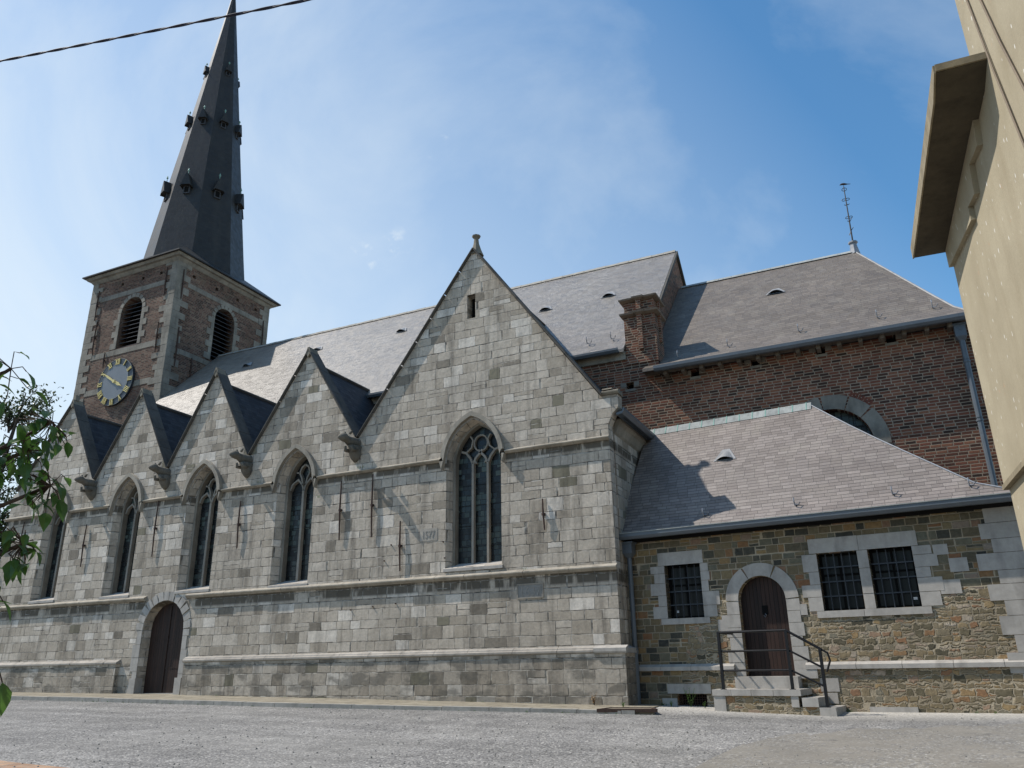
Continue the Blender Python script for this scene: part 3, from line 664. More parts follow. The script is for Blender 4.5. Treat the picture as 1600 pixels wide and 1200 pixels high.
# gable copings
gp = [((-9.45,12.1),(-13.15,7.02)),((-9.45,12.1),(-5.85,7.1)),((-15.13,10.05),(-17.13,7.02)),((-15.13,10.05),(-13.2,7.02)),((-18.88,10.05),(-20.53,7.02)),((-18.88,10.05),(-17.18,7.02)),
      ((-22.24,9.9),(-23.94,7.02)),((-22.24,9.9),(-20.58,7.02)),((-25.75,10.05),(-28.0,7.0)),((-25.75,10.05),(-23.99,7.02))]
for (A, B) in gp:
    c_ = MB(); a, b = Vector(A), Vector(B); L = (b-a).length; n = max(4, int(L/.75)); 
    for i in range(n):
        p = a+(b-a)*(i/n); q = a+(b-a)*((i+1)/n-.004); c_.ribbon(F0, [p, q], .055, -.36, .07+.008*((i*7) % 3))
    c_.ribbon(F0, [a+(b-a)*.0, b], .02, .071, .10) 
    c_.build('coping', M['coping'], church)
# apex stones and finial
c_ = MB()
for x_, z_ in ((-15.13,10.0),(-18.88,10.0),(-22.24,9.85),(-25.75,10.0)):
    c_.prism(F0, [(x_-.09,z_-.05),(x_,z_-.2),(x_+.09,z_-.05),(x_+.03,z_+.13),(x_-.03,z_+.13)], -.3, .09)
c_.box(-25.82,-25.68,-.04,.12,10.1,10.3)
c_.build('gable_apex_stone', M['copingl'], church)
def sqring(cx, cy, z, r): return [(cx-r,cy-r,z),(cx+r,cy-r,z),(cx+r,cy+r,z),(cx-r,cy+r,z)]
def octring(cx, cy, z, r, o=0): return [(cx+r*math.cos(R(o+45*k)), cy+r*math.sin(R(o+45*k)), z) for k in range(8)]
c_ = MB(); c_.loft([octring(-9.45,.15,z,r,22.5) for z, r in ((11.95,.22),(12.15,.14),(12.35,.08),(12.50,.065),(12.52,.075),(12.56,.12),(12.60,.13),(12.615,.09),(12.62,.02))]); c_.build('gable_finial', M['copingl'], church)
c_ = MB(); c_.profile(F0, [(-.3,7.085),(.04,7.085),(.07,7.13),(.07,7.16),(.0,7.2),(-.3,7.2)], -5.9, -5.43); c_.profile(F0, [(-.3,7.22),(.03,7.22),(0,7.26),(-.3,7.26)], -5.85, -5.6); c_.build('kneeler_cap', M['copingl'], church)
# gargoyles in the valleys
def gargoyle(x, flip, sc=1.0):
    g = MB(); rings = []
    prof = [(.30,-.02,.20,.20),(.0,0,.19,.19),(-.18,.02,.16,.17),(-.34,.03,.15,.15),(-.44,.06,.115,.12),(-.52,.09,.145,.15),(-.62,.10,.14,.13),(-.70,.085,.10,.085),(-.75,.08,.05,.04)]
    for (y, dz, rx, rz) in prof:
        rings.append([(x+flip*(-y*.18 if y < 0 else 0)+rx*sc*math.cos(R(a))*(1 if abs(math.cos(R(a)))>.01 else 1), y*sc, 6.83+dz+rz*sc*math.sin(R(a))) for a in range(0,360,30)])
    g.loft(rings)
    for s_ in (-1, 1): g.tube([(x+s_*.07, -.5*sc, 7.0), (x+s_*.12, -.49*sc, 7.08), (x+s_*.12, -.45*sc, 7.10)], [.04,.035,.01], 6)   # ears
    rings = [[(x+rx*math.cos(R(a)), yc+ry*math.sin(R(a)), z) for a in range(0,360,30)] for z, rx, ry, yc in ((6.72,.2,.30,-.05),(6.6,.17,.24,-.03),(6.5,.19,.20,-.02),(6.38,.13,.13,0),(6.3,.05,.06,0))]
    g.loft(rings)
    g.tube([(x-.1,-.12,6.6),(x-.12,-.34,6.58),(x-.10,-.38,6.7)], [.06,.05,.04], 6); g.tube([(x+.1,-.12,6.6),(x+.12,-.34,6.58),(x+.10,-.38,6.7)], [.06,.05,.04], 6)
    return g.build('gargoyle', M['garg'], church, smooth=True)
for x_, fl in ((-13.2,-1),(-17.17,-1),(-20.57,-.6),(-23.98,-.8)): gargoyle(x_, fl, .86)
# aisle roofs
NK = (15.25-9.62)/(8.45-3.0)
def nave_y(z): return 3.0+(z-9.62)/NK
r_ = MB()
ridges = [(-25.75,9.78),(-22.24,9.65),(-18.88,9.78),(-15.13,9.78),(-9.45,11.8)]; vals = [-28.2,-23.97,-20.56,-17.17,-13.19,-5.42]; vz = [6.8,6.85,6.85,6.85,6.85,6.62]
for i, (rx, rz) in enumerate(ridges):
    l, rr = vals[i], vals[i+1]; yl = 3.1; yr_ = max(3.1, nave_y(rz)+.05)
    r_.add([(l,.34,vz[i]-.12),(rx,.34,rz-.12),(rx,yr_,rz-.12),(l,yl,vz[i]-.12)], [(0,1,2,3)]); r_.add([(rr,.34,vz[i+1]-.12),(rx,.34,rz-.12),(rx,yr_,rz-.12),(rr,yl,vz[i+1]-.12)], [(0,3,2,1)])
r_.build('aisle_roof', M['dslate'], church, fixn=False)
r_ = MB()
for i, (rx, rz) in enumerate(ridges):
    yr_ = max(3.0, nave_y(rz)); r_.tube([(rx,.36,rz-.09),(rx,yr_,rz-.09)], .055, 6)
r_.build('aisle_roof_ridge', M['coping'], church)
r_ = MB()
for x_ in vals[1:5]: r_.box(x_-.12, x_+.12, -.06, 2.9, 6.83, 6.92)
r_.build('valley_gutter', M['lead'], church)
# east gutter of the big aisle roof
r_ = MB(); r_.profile(Fr((0,0,0),(0,1,0),(0,0,1)), [(-5.54,6.56),(-5.40,6.58),(-5.34,6.66),(-5.34,6.73),(-5.36,6.73),(-5.40,6.64),(-5.54,6.62)], .05, 2.92); r_.build('gutter', M['zinc'], church)

# --- nave
mb = MB(); FN = Fr((0,3.0,0), (1,0,0), (0,0,1))
mb.box(-28.05,-8.003,3.0,3.5,6.0,9.35); mb.build('nave_wall', M['cbrick'], church)
mb = MB(); mb.box(-28.0,-6.07,2.93,2.996,9.12,9.375); mb.build('nave_eave_cornice', M['trim'], church)
yR = 8.45; zR = 15.25
mb = MB(); 
def ny(z): return 3.0+(z-9.62)/NK
y0, z0 = 2.80, 9.62-.2*NK
pr_ = [(y0, z0), (yR, zR), (2*yR-y0, z0)]
yc_ = 3.74; zc_ = z0+(yc_-y0)*NK
for dz in (0, -.1):
    mb.add([(-28.02,y0,z0+dz),(-6.07,y0,z0+dz),(-6.07,yc_,zc_+dz),(-28.02,yc_,zc_+dz)], [(0,1,2,3)])
    mb.add([(-28.02,yc_,zc_+dz),(-5.5,yc_,zc_+dz),(-5.5,yR,zR+dz),(-28.02,yR,zR+dz)], [(0,1,2,3)])
    mb.add([(-28.02,yR,zR+dz),(-5.5,yR,zR+dz),(-5.5,2*yR-y0,z0+dz),(-28.02,2*yR-y0,z0+dz)], [(0,1,2,3)])
mb.add([(-28.02,y0,z0),(-6.07,y0,z0),(-6.07,y0,z0-.1),(-28.02,y0,z0-.1)], [(0,1,2,3)]); mb.add([(-6.07,y0,z0),(-6.07,yc_,zc_),(-6.07,yc_,zc_-.1),(-6.07,y0,z0-.1)], [(0,1,2,3)])
# verge thickness on the east side, cut round the chimney
mb.add([(-5.5,yc_,zc_),(-5.5,yR,zR),(-5.5,2*yR-y0,z0),(-5.5,2*yR-y0,z0-.1),(-5.5,yR,zR-.1),(-5.5,yc_,zc_-.1)], [(0,1,4,5),(1,2,3,4)])
mb.build('nave_roof', M['nslate'], church, fixn=False, label='long grey slate roof of the nave')
mb = MB(); x = -28.0; k = 0
while x < -5.6:
    mb.prism(Fr((x,0,0),(0,1,0),(0,0,1)), [(yR-.13,zR-.09),(yR,zR+.05+.008*(k % 2)),(yR+.13,zR-.09)], 0, .44); x += .45; k += 1
mb.build('nave_ridge_tiles', mat_stone('ridge_tile', (.33,.31,.27), .3), church)
mb = MB(); mb.profile(Fr((0,2.8,0),(1,0,0),(0,0,1)), [(0,z0-.12),(.10,z0-.13),(.14,z0-.06),(.14,z0+.0),(.11,z0+.0),(.09,z0-.07),(0,z0-.07)], -28.0, -6.2); mb.build('gutter', M['zinc'], church)
# east gable of the nave
mb = MB(); FG = Fr((-5.52,0,0),(0,1,0),(0,0,1))
mb.prism(FG, [(3.06,6.0),(13.9,6.0),(13.9,9.5),(yR,zR-.13),(3.06,9.5)], -.4, 0); mb.build('nave_gable_wall', M['cbrick'], church, label='brick gable wall at the east end of the nave')
mb = MB(); mb.ribbon(FG, [(3.78,9.42+.88*NK),(yR,zR-.08),(14.0,9.42)], .1, -.05, .09); mb.build('verge_board', M['coping'], church)
# chimney
mb = MB(); mb.box(-6.05,-5.12,2.97,3.75,8.95,10.35); mb.box(-6.03,-5.14,2.99,3.73,10.35,10.92)
mb.box(-5.64,-5.50,2.88,2.98,9.35,11.0); mb.box(-5.13,-5.05,3.3,3.42,9.6,11.0)
chim = mb.build('chimney', M['cbrick'], church)
mb = MB()
for zc in (10.42, 10.88):
    mb.loft([[(-6.05-e,2.97-e,z),(-5.12+e,2.97-e,z),(-5.12+e,3.75+e,z),(-6.05-e,3.75+e,z)] for z, e in ((zc,.0),(zc+.05,.10),(zc+.10,.11),(zc+.12,.03))])
    mb.loft([[(-5.66-e,2.88-e,z),(-5.48+e,2.88-e,z),(-5.48+e,3.0,z),(-5.66-e,3.0,z)] for z, e in ((zc+.0,.0),(zc+.05,.07),(zc+.10,.08),(zc+.13,.0))])
mb.build('chimney_band', mat_stone('brick_band', (.20,.15,.11), .3), chim)

# --- choir
mb = MB(); HC = (-.9, 5.9)
pz = []
def hole_sq(x, z, s=.11): q = [(x-s,z-s*.8),(x+s,z-s*.8),(x+s,z+s),(x-s,z+s)]; return (q, q, .25, 1)
arcw = [(HC[0]-.92, 5.2)] + rnd_arch(HC[0], .92, 5.9, 16) + [(HC[0]+.92, 5.2)]
ph = [(-6.0,8.31),(-4.14,8.37),(-2.52,8.40),(-.87,8.42),(.80,8.42)]
wall(mb, FN, [(-8.0,3.0),(2.62,3.0),(2.62,8.49),(-5.12,8.49),(-5.12,9.0),(-6.04,9.0),(-6.04,9.38),(-8.0,9.38)], [(arcw, arcw, .3, None)]+[hole_sq(x, z) for x, z in ph], 0)
mb.build('choir_wall', [M['cbrick'], M['dark']], church, label='dark red brick wall of the choir', fixn=False)
mb = MB(); mb.box(2.2,2.615,3.001,13.9,3.0,8.6); mb.box(-5.4,2.2,13.5,13.9,3,8.6); mb.build('choir_wall', M['cbrick'], church)
mb = MB()
for x, z in ph:
    mb.fbox(FN, x-.28, x-.115, z-.02, z+.1, -.1, .008); mb.fbox(FN, x+.115, x+.26, z-.03, z+.1, -.1, .008); mb.fbox(FN, x-.15, x+.15, z-.16, z-.092, -.1, .009)
mb.build('putlog_frame', M['lightstone'], church)
g = MB(); P, T = cdt([arcw]); g.add([FN(p, q, -.25) for p, q in P], T); cw = g.build('window', M['glass'], church, label='round arched window half hidden behind the sacristy roof', fixn=False)
g = MB(); random.seed(4)
for i, (a0, a1) in enumerate(((-6,40),(41,66),(67,97),(98,140),(141,186))):
    g.ribbon(FN, [(HC[0]+.925*math.cos(R(t)), HC[1]+.925*math.sin(R(t))) for t in [a1+(a0-a1)*k/6 for k in range(7)]], .0, -.25, .02+.004*(i % 2), w2=.37)
g.build('stone_arch', M['lightstone'], cw)
g = MB()
for k in range(-3, 4): g.ribbon(FN, [(HC[0]+k*.26, 5.2), (HC[0]+k*.26, 5.9+math.sqrt(max(0,.9**2-(k*.26)**2)))], .02, -.249, -.235)
g.ribbon(FN, [(HC[0]-.9,5.95),(HC[0]+.9,5.95)], .03, -.249, -.23); g.ribbon(FN, [(HC[0]-.75,6.35),(HC[0]+.75,6.35)], .03, -.249, -.23)
g.build('glazing_bar', M['black'], cw)
# brick fringe round the arch
g = MB()
for t in range(44, 66, 3): g.ribbon(FN, [(HC[0]+1.30*math.cos(R(t)),HC[1]+1.30*math.sin(R(t))),(HC[0]+1.44*math.cos(R(t)),HC[1]+1.44*math.sin(R(t)))], .05, -.02, .006)
g.build('relieving_arch', mat_stone('arch_brick', (.17,.06,.04), .3), cw)
# choir roof with kicked eaves
cp_ = [(2.58,8.60),(3.05,8.84),(3.6,9.22),(4.4,9.95),(8.45,13.72)]
xe = 2.78; rx = .43
def hipx(y, z): # x of the hip for a front profile point
    t = (y-2.58)/(8.45-2.58); return xe+(rx-xe)*t
mb = MB(); n = len(cp_)
front = [(-5.5,y,z) for y, z in cp_]; hip = [(hipx(y,z),y,z) for y, z in cp_]
back = [(-5.5,16.9-y,z) for y, z in cp_]; hipb = [(hipx(y,z),16.9-y,z) for y, z in cp_]
for i in range(n-1):
    mb.add([front[i],hip[i],hip[i+1],front[i+1]], [(0,1,2,3)]); mb.add([back[i],hipb[i],hipb[i+1],back[i+1]], [(3,2,1,0)]); mb.add([hip[i],hipb[i],hipb[i+1],hip[i+1]], [(0,1,2,3)])
mb.add([(-5.5,2.58,8.60),(xe,2.58,8.60),(xe,2.58,8.5),(-5.5,2.58,8.5)], [(0,3,2,1)]); mb.add([(-5.5,2.58,8.5),(xe,2.58,8.5),(xe,3.0,8.52),(-5.5,3.0,8.52)], [(0,1,2,3)])
mb.add([(xe,2.58,8.5),(xe,14.3,8.5),(2.6,14.3,8.52),(2.6,2.58,8.52)], [(0,1,2,3)])
mb.build('choir_roof', M['cslate'], church, fixn=False, label='hipped slate roof of the choir with kicked eaves')
mb = MB()
for i in range(-12, 1): mb.prism(Fr((.43+i*.45-.44,0,0),(0,1,0),(0,0,1)), [(yR-.14,13.64),(yR,13.77),(yR+.14,13.64)], 0, .44)
mb.build('choir_ridge', M['zincl'], church)
mb = MB(); mb.tube([(a+.0,b-.0,c+.0) for a, b, c in hip], .028, 6); mb.tube([(a,b+.0,c+.0) for a, b, c in hipb], .028, 6); mb.build('hip_flashing', M['ventlead'], church)
mb = MB(); mb.profile(Fr((0,2.58,0),(1,0,0),(0,0,1)), [(0,8.44),(.10,8.44),(.15,8.50),(.15,8.58),(.12,8.58),(.10,8.51),(0,8.5)], -5.15, 2.83); 
mb.profile(Fr((2.81,0,0),(0,1,0),(0,0,1)), [(0,8.44),(.08,8.44),(.12,8.58),(.1,8.58),(0,8.5)], 2.5, 14); mb.build('gutter', M['zinc'], church, label='grey zinc gutter under the choir eaves')
mb = MB()
for i in range(15): x = -4.9+i*.5; mb.box(x-.05, x+.05, 2.66, 3.0, 8.36, 8.47)
mb.build('eave_corbels', mat_stone('corbel', (.16,.13,.10), .3), church)
# finial rod on the hip end
mb = MB(); mb.loft([octring(.43,yR,z,r) for z, r in ((13.6,.17),(13.8,.13),(14.0,.10),(14.02,.15),(14.07,.15),(14.1,.05))]); mb.build('finial_base', M['lead'], church)
mb = MB(); mb.tube([(.43,yR,14.0),(.46,yR,16.24)], [.03,.016], 6)
def hoop(cx, z, r, tube=.012, tilt=0): mb.tube([(cx+r*math.cos(R(a)), yR, z+r*math.sin(R(a))*(.8)) for a in range(0, 375, 15)], tube, 5)
hoop(.46,16.12,.075,.010)
for z, r in ((15.72,.06),(15.02,.055)):
    for sg in (-1, 1): mb.tube([(.45+sg*(r+r*math.cos(R(a))), yR, z+r*.7*math.sin(R(a))) for a in range(0, 375, 30)], .011, 5)
mb.tube([(.38,yR,15.53),(.42,yR,15.5),(.46,yR,15.54),(.50,yR,15.5),(.54,yR,15.53)], .014, 5); mb.tube([(.38,yR,14.9),(.45,yR,14.84),(.53,yR,14.98)], .012, 5); mb.tube([(.36,yR,14.35),(.44,yR,14.5),(.53,yR,14.62)], .012, 5)
mb.build('finial_rod', M['black'], church)

# --- tower
FT = Fr((0,5.45,0),(1,0,0),(0,0,1)); FTE = Fr((-28.08,0,0),(0,1,0),(0,0,1)); TX0, TX1, TY0, TY1 = -33.85, -28.08, 5.45, 11.55
bel = [(-31.48,15.18)] + rnd_arch(-30.78, .70, 17.02) + [(-30.08,15.18)]; belE = [(7.98,14.9)] + rnd_arch(8.62, .64, 17.15) + [(9.26,14.9)]
mb = MB()
pS = [(-33.1,18.62),(-31.75,18.62),(-30.35,18.62),(-29.15,18.62)]; pE = [(6.45,18.62),(7.9,18.62),(9.3,18.62),(10.6,18.62)]
wall(mb, FT, [(TX0,0),(TX1,0),(TX1,19.15),(TX0,19.15)], [(bel, [(a+.03,b) for a, b in bel], .5, 1)]+[hole_sq(x,z,.09) for x, z in pS], 0)
wall(mb, FTE, [(TY0,0),(TY1,0),(TY1,19.15),(TY0,19.15)], [(belE, belE, .5, 1)]+[hole_sq(x,z,.09) for x, z in pE], 0)
mb.add([(TX0,TY0,0),(TX0,TY1,0),(TX0,TY1,19.15),(TX0,TY0,19.15),(TX1,TY1,0),(TX1,TY1,19.15)], [(0,3,2,1),(1,2,5,4)])
tower = mb.build('tower', [M['tbrick'], M['dark']], church, fixn=False, label='square brick tower with grey stone bands and quoins')
random.seed(31); q = MB()
def quoins(F, u, sgn, z0, z1, off=0):
    z = z0; k = 0
    while z < z1:
        h_ = random.uniform(.24,.36); ln = (.75,.42)[(k+off) % 2]*random.uniform(.85,1.2); a, b = sorted((u-sgn*.02, u+sgn*ln))
        q.fbox(F, a, b, z+.004, min(z1, z+h_)-.004, -.1, .018+random.uniform(0,.01)); z += h_; k += 1
quoins(FT, TX1, -1, 8, 19.1); quoins(FT, TX0, 1, 8, 19.1); quoins(FTE, TY0, 1, 10, 19.1, 1); quoins(FTE, TY1, -1, 12, 19.1)
q.build('quoins', M['lightstone'], tower)
q = MB()
def band(F, u0, u1, z, h_):
    for a, b in blocks(u0, u1, .5, .9, .003): q.fbox(F, a, b, z, z+h_, -.1, .016)
band(FT, TX0+.7, TX1-.7, 17.95, .24); band(FTE, TY0+.7, TY1-.7, 17.95, .24)
band(FT, TX0+.7, TX1-.7, 14.86, .28); band(FTE, TY0+.7, TY1-.7, 14.56, .24); band(FT, TX0+.7, TX1-.7, 13.05, .26)
q.build('stone_bands', M['lightstone'], tower)
for F, c_x, a_, base_, sp_, name in ((FT, -30.78, .70, 15.18, 17.02, 's'), (FTE, 8.62, .64, 14.9, 17.15, 'e')):
    w = MB(); ring = rnd_arch(c_x, a_+.01, sp_, 9)
    for i in range(9):
        p, r2 = Vector(ring[i]), Vector(ring[i+1]); e = (r2-p)*.03; w.ribbon(F, [p+e, r2-e], .0, -.2, .022+.006*(i % 2), w2=.2)
    z = base_; k = 0
    while z < sp_-.05:
        h_ = min(.31, sp_-z)
        for sg in (-1, 1):
            ln = (.42,.20)[(k+(sg > 0)) % 2]; x0, x1 = sorted((c_x+sg*(a_+.008), c_x+sg*(a_+ln))); w.fbox(F, x0, x1, z+.004, z+h_-.004, -.2, .024)
        z += h_; k += 1
    bo = w.build('belfry_opening', M['lightstone'], tower)
    l = MB(); z = base_+.1
    while z < sp_+a_-.1:
        hw = a_ if z < sp_ else math.sqrt(max(.01, a_**2-(z-sp_)**2))
        l.add([F(c_x-hw, z+.13, -.42), F(c_x+hw, z+.13, -.42), F(c_x+hw, z-.02, -.12), F(c_x-hw, z-.02, -.12), F(c_x-hw, z+.155, -.42), F(c_x+hw, z+.155, -.42), F(c_x+hw, z+.005, -.12), F(c_x-hw, z+.005, -.12)],
              [(0,1,2,3),(7,6,5,4),(3,2,6,7),(0,3,7,4),(1,5,6,2),(0,4,5,1)]); z += .215
    l.build('louvres', M['louvre'], bo)
# cornice
mb = MB()
def rect(e, z): return [(TX0-e,TY0-e,z),(TX1+e,TY0-e,z),(TX1+e,TY1+e,z),(TX0-e,TY1+e,z)]
mb.loft([rect(e, z) for z, e in ((19.05,.02),(19.12,.08),(19.2,.13),(19.22,.24),(19.33,.30),(19.37,.30))]); mb.build('tower_cornice', M['lightstone'], tower)
# spire skirt and octagonal spire
TCX, TCY = -30.965, 8.5; ex = (TX1-TX0)/2+.42; ey = (TY1-TY0)/2+.42
mb = MB(); mb.add([(TCX-ex,TCY-ey,19.40),(TCX+ex,TCY-ey,19.40),(TCX+ex,TCY+ey,19.40),(TCX-ex,TCY+ey,19.40),(TCX+.2,TCY,22.0),(TCX-ex,TCY-ey,19.34),(TCX+ex,TCY-ey,19.34),(TCX+ex,TCY+ey,19.34),(TCX-ex,TCY+ey,19.34)],
    [(0,1,4),(1,2,4),(2,3,4),(3,0,4),(0,5,6,1),(1,6,7,2),(2,7,8,3),(3,8,5,0),(8,7,6,5)]); mb.build('spire_skirt_roof', M['sslate'], tower, fixn=False)
AX, AY = -30.5, 8.45; 
def srad(z): return (2.36*(39.5-z)/19.5)/math.cos(math.pi/8)
def sax(z): return AX+.25*max(0, (z-22)/17.5)
mb = MB(); zs = [19.5,20.2,20.9,21.5,24,27,30,33,36,38.6,39.4]; mb.loft([octring(sax(z),AY,z,srad(z)) for z in zs]); spire = mb.build('spire', M['sslate'], tower, label='tall octagonal dark slate spire')
# lucarnes
def lucarne(k, z, s):
    t = R(22.5+45*k); r = srad(z)*math.cos(math.pi/8)-.02; o = Vector((sax(z)+r*math.cos(t), AY+r*math.sin(t), z)); n_ = Vector((math.cos(t), math.sin(t), 0)); u_ = Vector((-math.sin(t), math.cos(t), 0))
    F = Fr(o, u_, (0,0,1)); m = MB()
    m.hexa([F(-.2*s,0,-.4*s),F(.2*s,0,-.4*s),F(.2*s,.55*s,-.4*s),F(-.2*s,.55*s,-.4*s),F(-.2*s,0,.12*s),F(.2*s,0,.12*s),F(.2*s,.55*s,.12*s),F(-.2*s,.55*s,.12*s)], 1)
    m.fbox(F, -.13*s, .13*s, .08*s, .46*s, .1*s, .135*s, 2)
    m.prism(F, [(-.36*s,.42*s),(-.24*s,.52*s),(.24*s,.52*s),(.36*s,.42*s),(.05*s,1.35*s),(-.05*s,1.35*s)], -.5*s, .34*s, 0)
    b = F(0,1.3*s,.15*s); m.tube([b, b+Vector((0,0,.28*s)), b+Vector((0,0,.32*s)), b+Vector((0,0,.5*s))], [.02,.02,.06,.01], 5, 3)
    return m.build('lucarne', [M['sslate'], M['louvre'], M['dark'], M['verdigris']], spire)
for k in range(8):
    lucarne(k, 23.9, .82); lucarne(k, 28.6, .66)
    if k % 2 == 1: lucarne(k, 32.4, .52)
lucarne(4, 32.4, .52)
# clock
CKX, CKZ, CR = -30.98, 13.42, 1.14
m = MB(); circ = lambda r, n=48: [(CKX+r*math.cos(2*math.pi*i/n), CKZ+r*math.sin(2*math.pi*i/n)) for i in range(n)]
m.prism(FT, circ(CR), .02, .12); ck = m.build('clock_face', M['clockring'], tower, label='round clock dial with gilded roman numerals')
m = MB(); m.prism(FT, circ(CR*.74), .121, .14); m.build('dial', M['clock'], ck)
m = MB(); m.ribbon(FT, circ(CR*.99), .014, .1, .13, closed=True); m.ribbon(FT, circ(CR*.74), .012, .1, .145, closed=True); m.build('dial_rim', M['zincl'], ck)
m = MB()
def numeral(txt, k):
    a = math.pi/2-k*math.pi/6; cr_ = CR*.86; h_ = CR*.19; widths = {'I':.07,'V':.15,'X':.16}; tot = sum(widths[c] for c in txt); x = -tot/2
    er = Vector((math.cos(a), math.sin(a))); et = Vector((math.sin(a), -math.cos(a)))
    def P(u, v): p = Vector((CKX, CKZ))+er*(cr_+v)+et*u; return (p.x, p.y)
    for c in txt:
        w_ = widths[c]; m_ = x+w_/2
        if c == 'I': m.ribbon(FT, [P(m_,-h_/1.6), P(m_,h_/1.6)], .035, .125, .165)
        if c == 'V': m.ribbon(FT, [P(x+.02,h_/1.6), P(m_,-h_/1.6)], .04, .125, .165); m.ribbon(FT, [P(m_,-h_/1.6), P(x+w_-.02,h_/1.6)], .022, .125, .163)
        if c == 'X': m.ribbon(FT, [P(x+.02,h_/1.6), P(x+w_-.02,-h_/1.6)], .04, .125, .165); m.ribbon(FT, [P(x+.02,-h_/1.6), P(x+w_-.02,h_/1.6)], .022, .125, .163)
        x += w_
    for v in (-h_/1.6, h_/1.6): m.ribbon(FT, [P(-tot/2,v), P(tot/2,v)], .010, .125, .16)
for k, tx in enumerate(('XII','I','II','III','IIII','V','VI','VII','VIII','IX','X','XI')): numeral(tx, k)
m.build('numeral', M['gold'], ck)
m = MB()
def hand(ang, ln, w_, n_): # ang clockwise from 12
    d = Vector((math.sin(R(ang)), math.cos(R(ang)))); s = Vector((d.y, -d.x)); c = Vector((CKX, CKZ)); m.prism(FT, [tuple(c-d*.12-s*w_*.5), tuple(c-d*.12+s*w_*.5), tuple(c+d*ln*.55+s*w_*.75), tuple(c+d*ln*.75+s*w_*.35), tuple(c+d*ln), tuple(c+d*ln*.75-s*w_*.35), tuple(c+d*ln*.55-s*w_*.75)][::-1], n_, n_+.02)
hand(303, .98, .07, .19); hand(119, .62, .10, .165); m.prism(FT, circ(.08, 16), .14, .22); m.build('clock_hands', M['gold'], ck)
# iron wall anchors
def anchor(F, u, z0_, z1_, parent, r=.022):
    m = MB(); L = z1_-z0_; m.tube([F(u+.02, z0_, .05), F(u, z0_+L*.5, .07), F(u-.015, z1_, .05)], [r*.8, r*1.2, r*.8], 6); m.fbox(F, u-.035, u+.035, z0_+L*.5-.03, z0_+L*.5+.03, 0, .085); return m.build('wall_anchor', M['iron'], parent)
for u, a, b in ((-13.6,4.15,5.8),(-12.54,4.15,5.87),(-11.6,3.2,4.5),(-7.5,3.92,4.68),(-17.27,4.2,5.6),(-20.72,4.2,5.95),(-23.93,4.1,5.48),(-27.2,4.6,5.85)): anchor(F0, u, a, b, church)
for u, a, b in ((-33.05,15.2,16.9),(-33.3,17.0,18.6),(-28.75,14.5,16.0),(-28.7,17.3,18.8),(-32.1,14.3,15.1),(-29.0,10.6,11.9)): anchor(FT, u, a, b, tower, .03)
for u, a, b in ((5.8,17.2,18.7),(5.95,13.9,15.8),(6.9,13.3,14.6),(11.2,16.6,18.2)): anchor(FTE, u, a, b, tower, .03)
m = MB(); m.tube([(-28.2,-.04,4.98),(-27.2,-.05,5.03)], .02, 6); m.build('tie_bar', M['iron'], church)
# small iron pins in the wall
m = MB(); random.seed(8)
for (x, z) in ((-10.32,3.86),(-10.27,3.45),(-12.1,3.5),(-11.9,3.9),(-13.1,2.3),(-12.4,2.35),(-11.7,2.4),(-13.55,3.0)): m.tube([(x,.01,z),(x,-.035,z)], .018, 6)
m.build('iron_pins', M['iron'], church)
# carved dates
def date(txt, x, z, s, sx=1.0):
    c = bpy.data.curves.new('date_carving', 'FONT'); c.body = txt; c.size = s; c.extrude = .003; c.bevel_depth = .0
    o = bpy.data.objects.new('date_tmp', c); COL.objects.link(o); bpy.context.view_layer.update()
    me = bpy.data.meshes.new_from_object(o.evaluated_get(bpy.context.evaluated_depsgraph_get())); bpy.data.objects.remove(o)
    me.materials.clear(); me.materials.append(M['carve']); me.transform(Matrix.Diagonal((sx,1,1,1))); me.transform(Matrix.Rotation(R(90), 4, 'X')); me.transform(Matrix.Translation((x, -.012, z)))
    ob = bpy.data.objects.new('date_carving', me); COL.objects.link(ob); return ob
M['carve'] = mat_flat('carved_shadow', (.26,.245,.22), .9, .2, .2)
m = MB(); m.fbox(F0, -11.02, -10.50, 3.92, 4.24, -.05, .007); p1 = m.build('date_stone', mat_stone('pale_date_stone', (.37,.335,.285), .2), church, label='pale stone carved 1577 left of the big window')
o = date('1577', -10.97, 3.99, .27, .74); o.parent = p1
m = MB(); m.fbox(F0, -8.25, -7.58, 2.36, 2.68, -.05, .008); p2 = m.build('date_stone', mat_stone('dark_date_stone', (.24,.23,.21), .2), church, label='framed stone carved 1637 below the string course')
o = date('1637', -8.2, 2.415, .30, .95); o.parent = p2
m = MB(); m.ribbon(F0, [(-8.25,2.36),(-7.58,2.36),(-7.58,2.68),(-8.25,2.68)], .02, .0, .022, closed=True); m.build('date_stone_frame', M['trim'], p2)

# --- sacristy (annex), turned 6.2 degrees
an = R(6.2); FA = Fr((-5.7,.8,0), (math.cos(an),-math.sin(an),0), (0,0,1)); N3 = -FA.n
def A(u, off, z): return FA.o+FA.u*u+N3*off+Vector((0,0,z))
WR = [(.88,1.73,1.80,2.975),(4.26,5.05,1.81,2.97),(5.26,6.08,1.815,2.975)]
sac_holes = []
for a, b, c, d_ in WR: L = [(a,c),(b,c),(b,d_),(a,d_)]; sac_holes.append((L, L, .26, None))
SD = 3.02; sd = [(SD-.5,.5)]+rnd_arch(SD,.5,2.10)+[(SD+.5,.5)]; sac_holes.append((sd, sd, .2, None))
vt = [(.97,-.3),(1.63,-.3),(1.63,.215),(.97,.215)]; sac_holes.append((vt, vt, .3, 1))
mb = MB(); wall(mb, FA, [(-.1,-.6),(8.15,-.6),(8.15,3.68),(-.1,3.72)], sac_holes, 0); mb.build('sacristy_wall', [M['rubble'], M['dark']], church, fixn=False, label='brown and green sandstone rubble wall of the low sacristy')
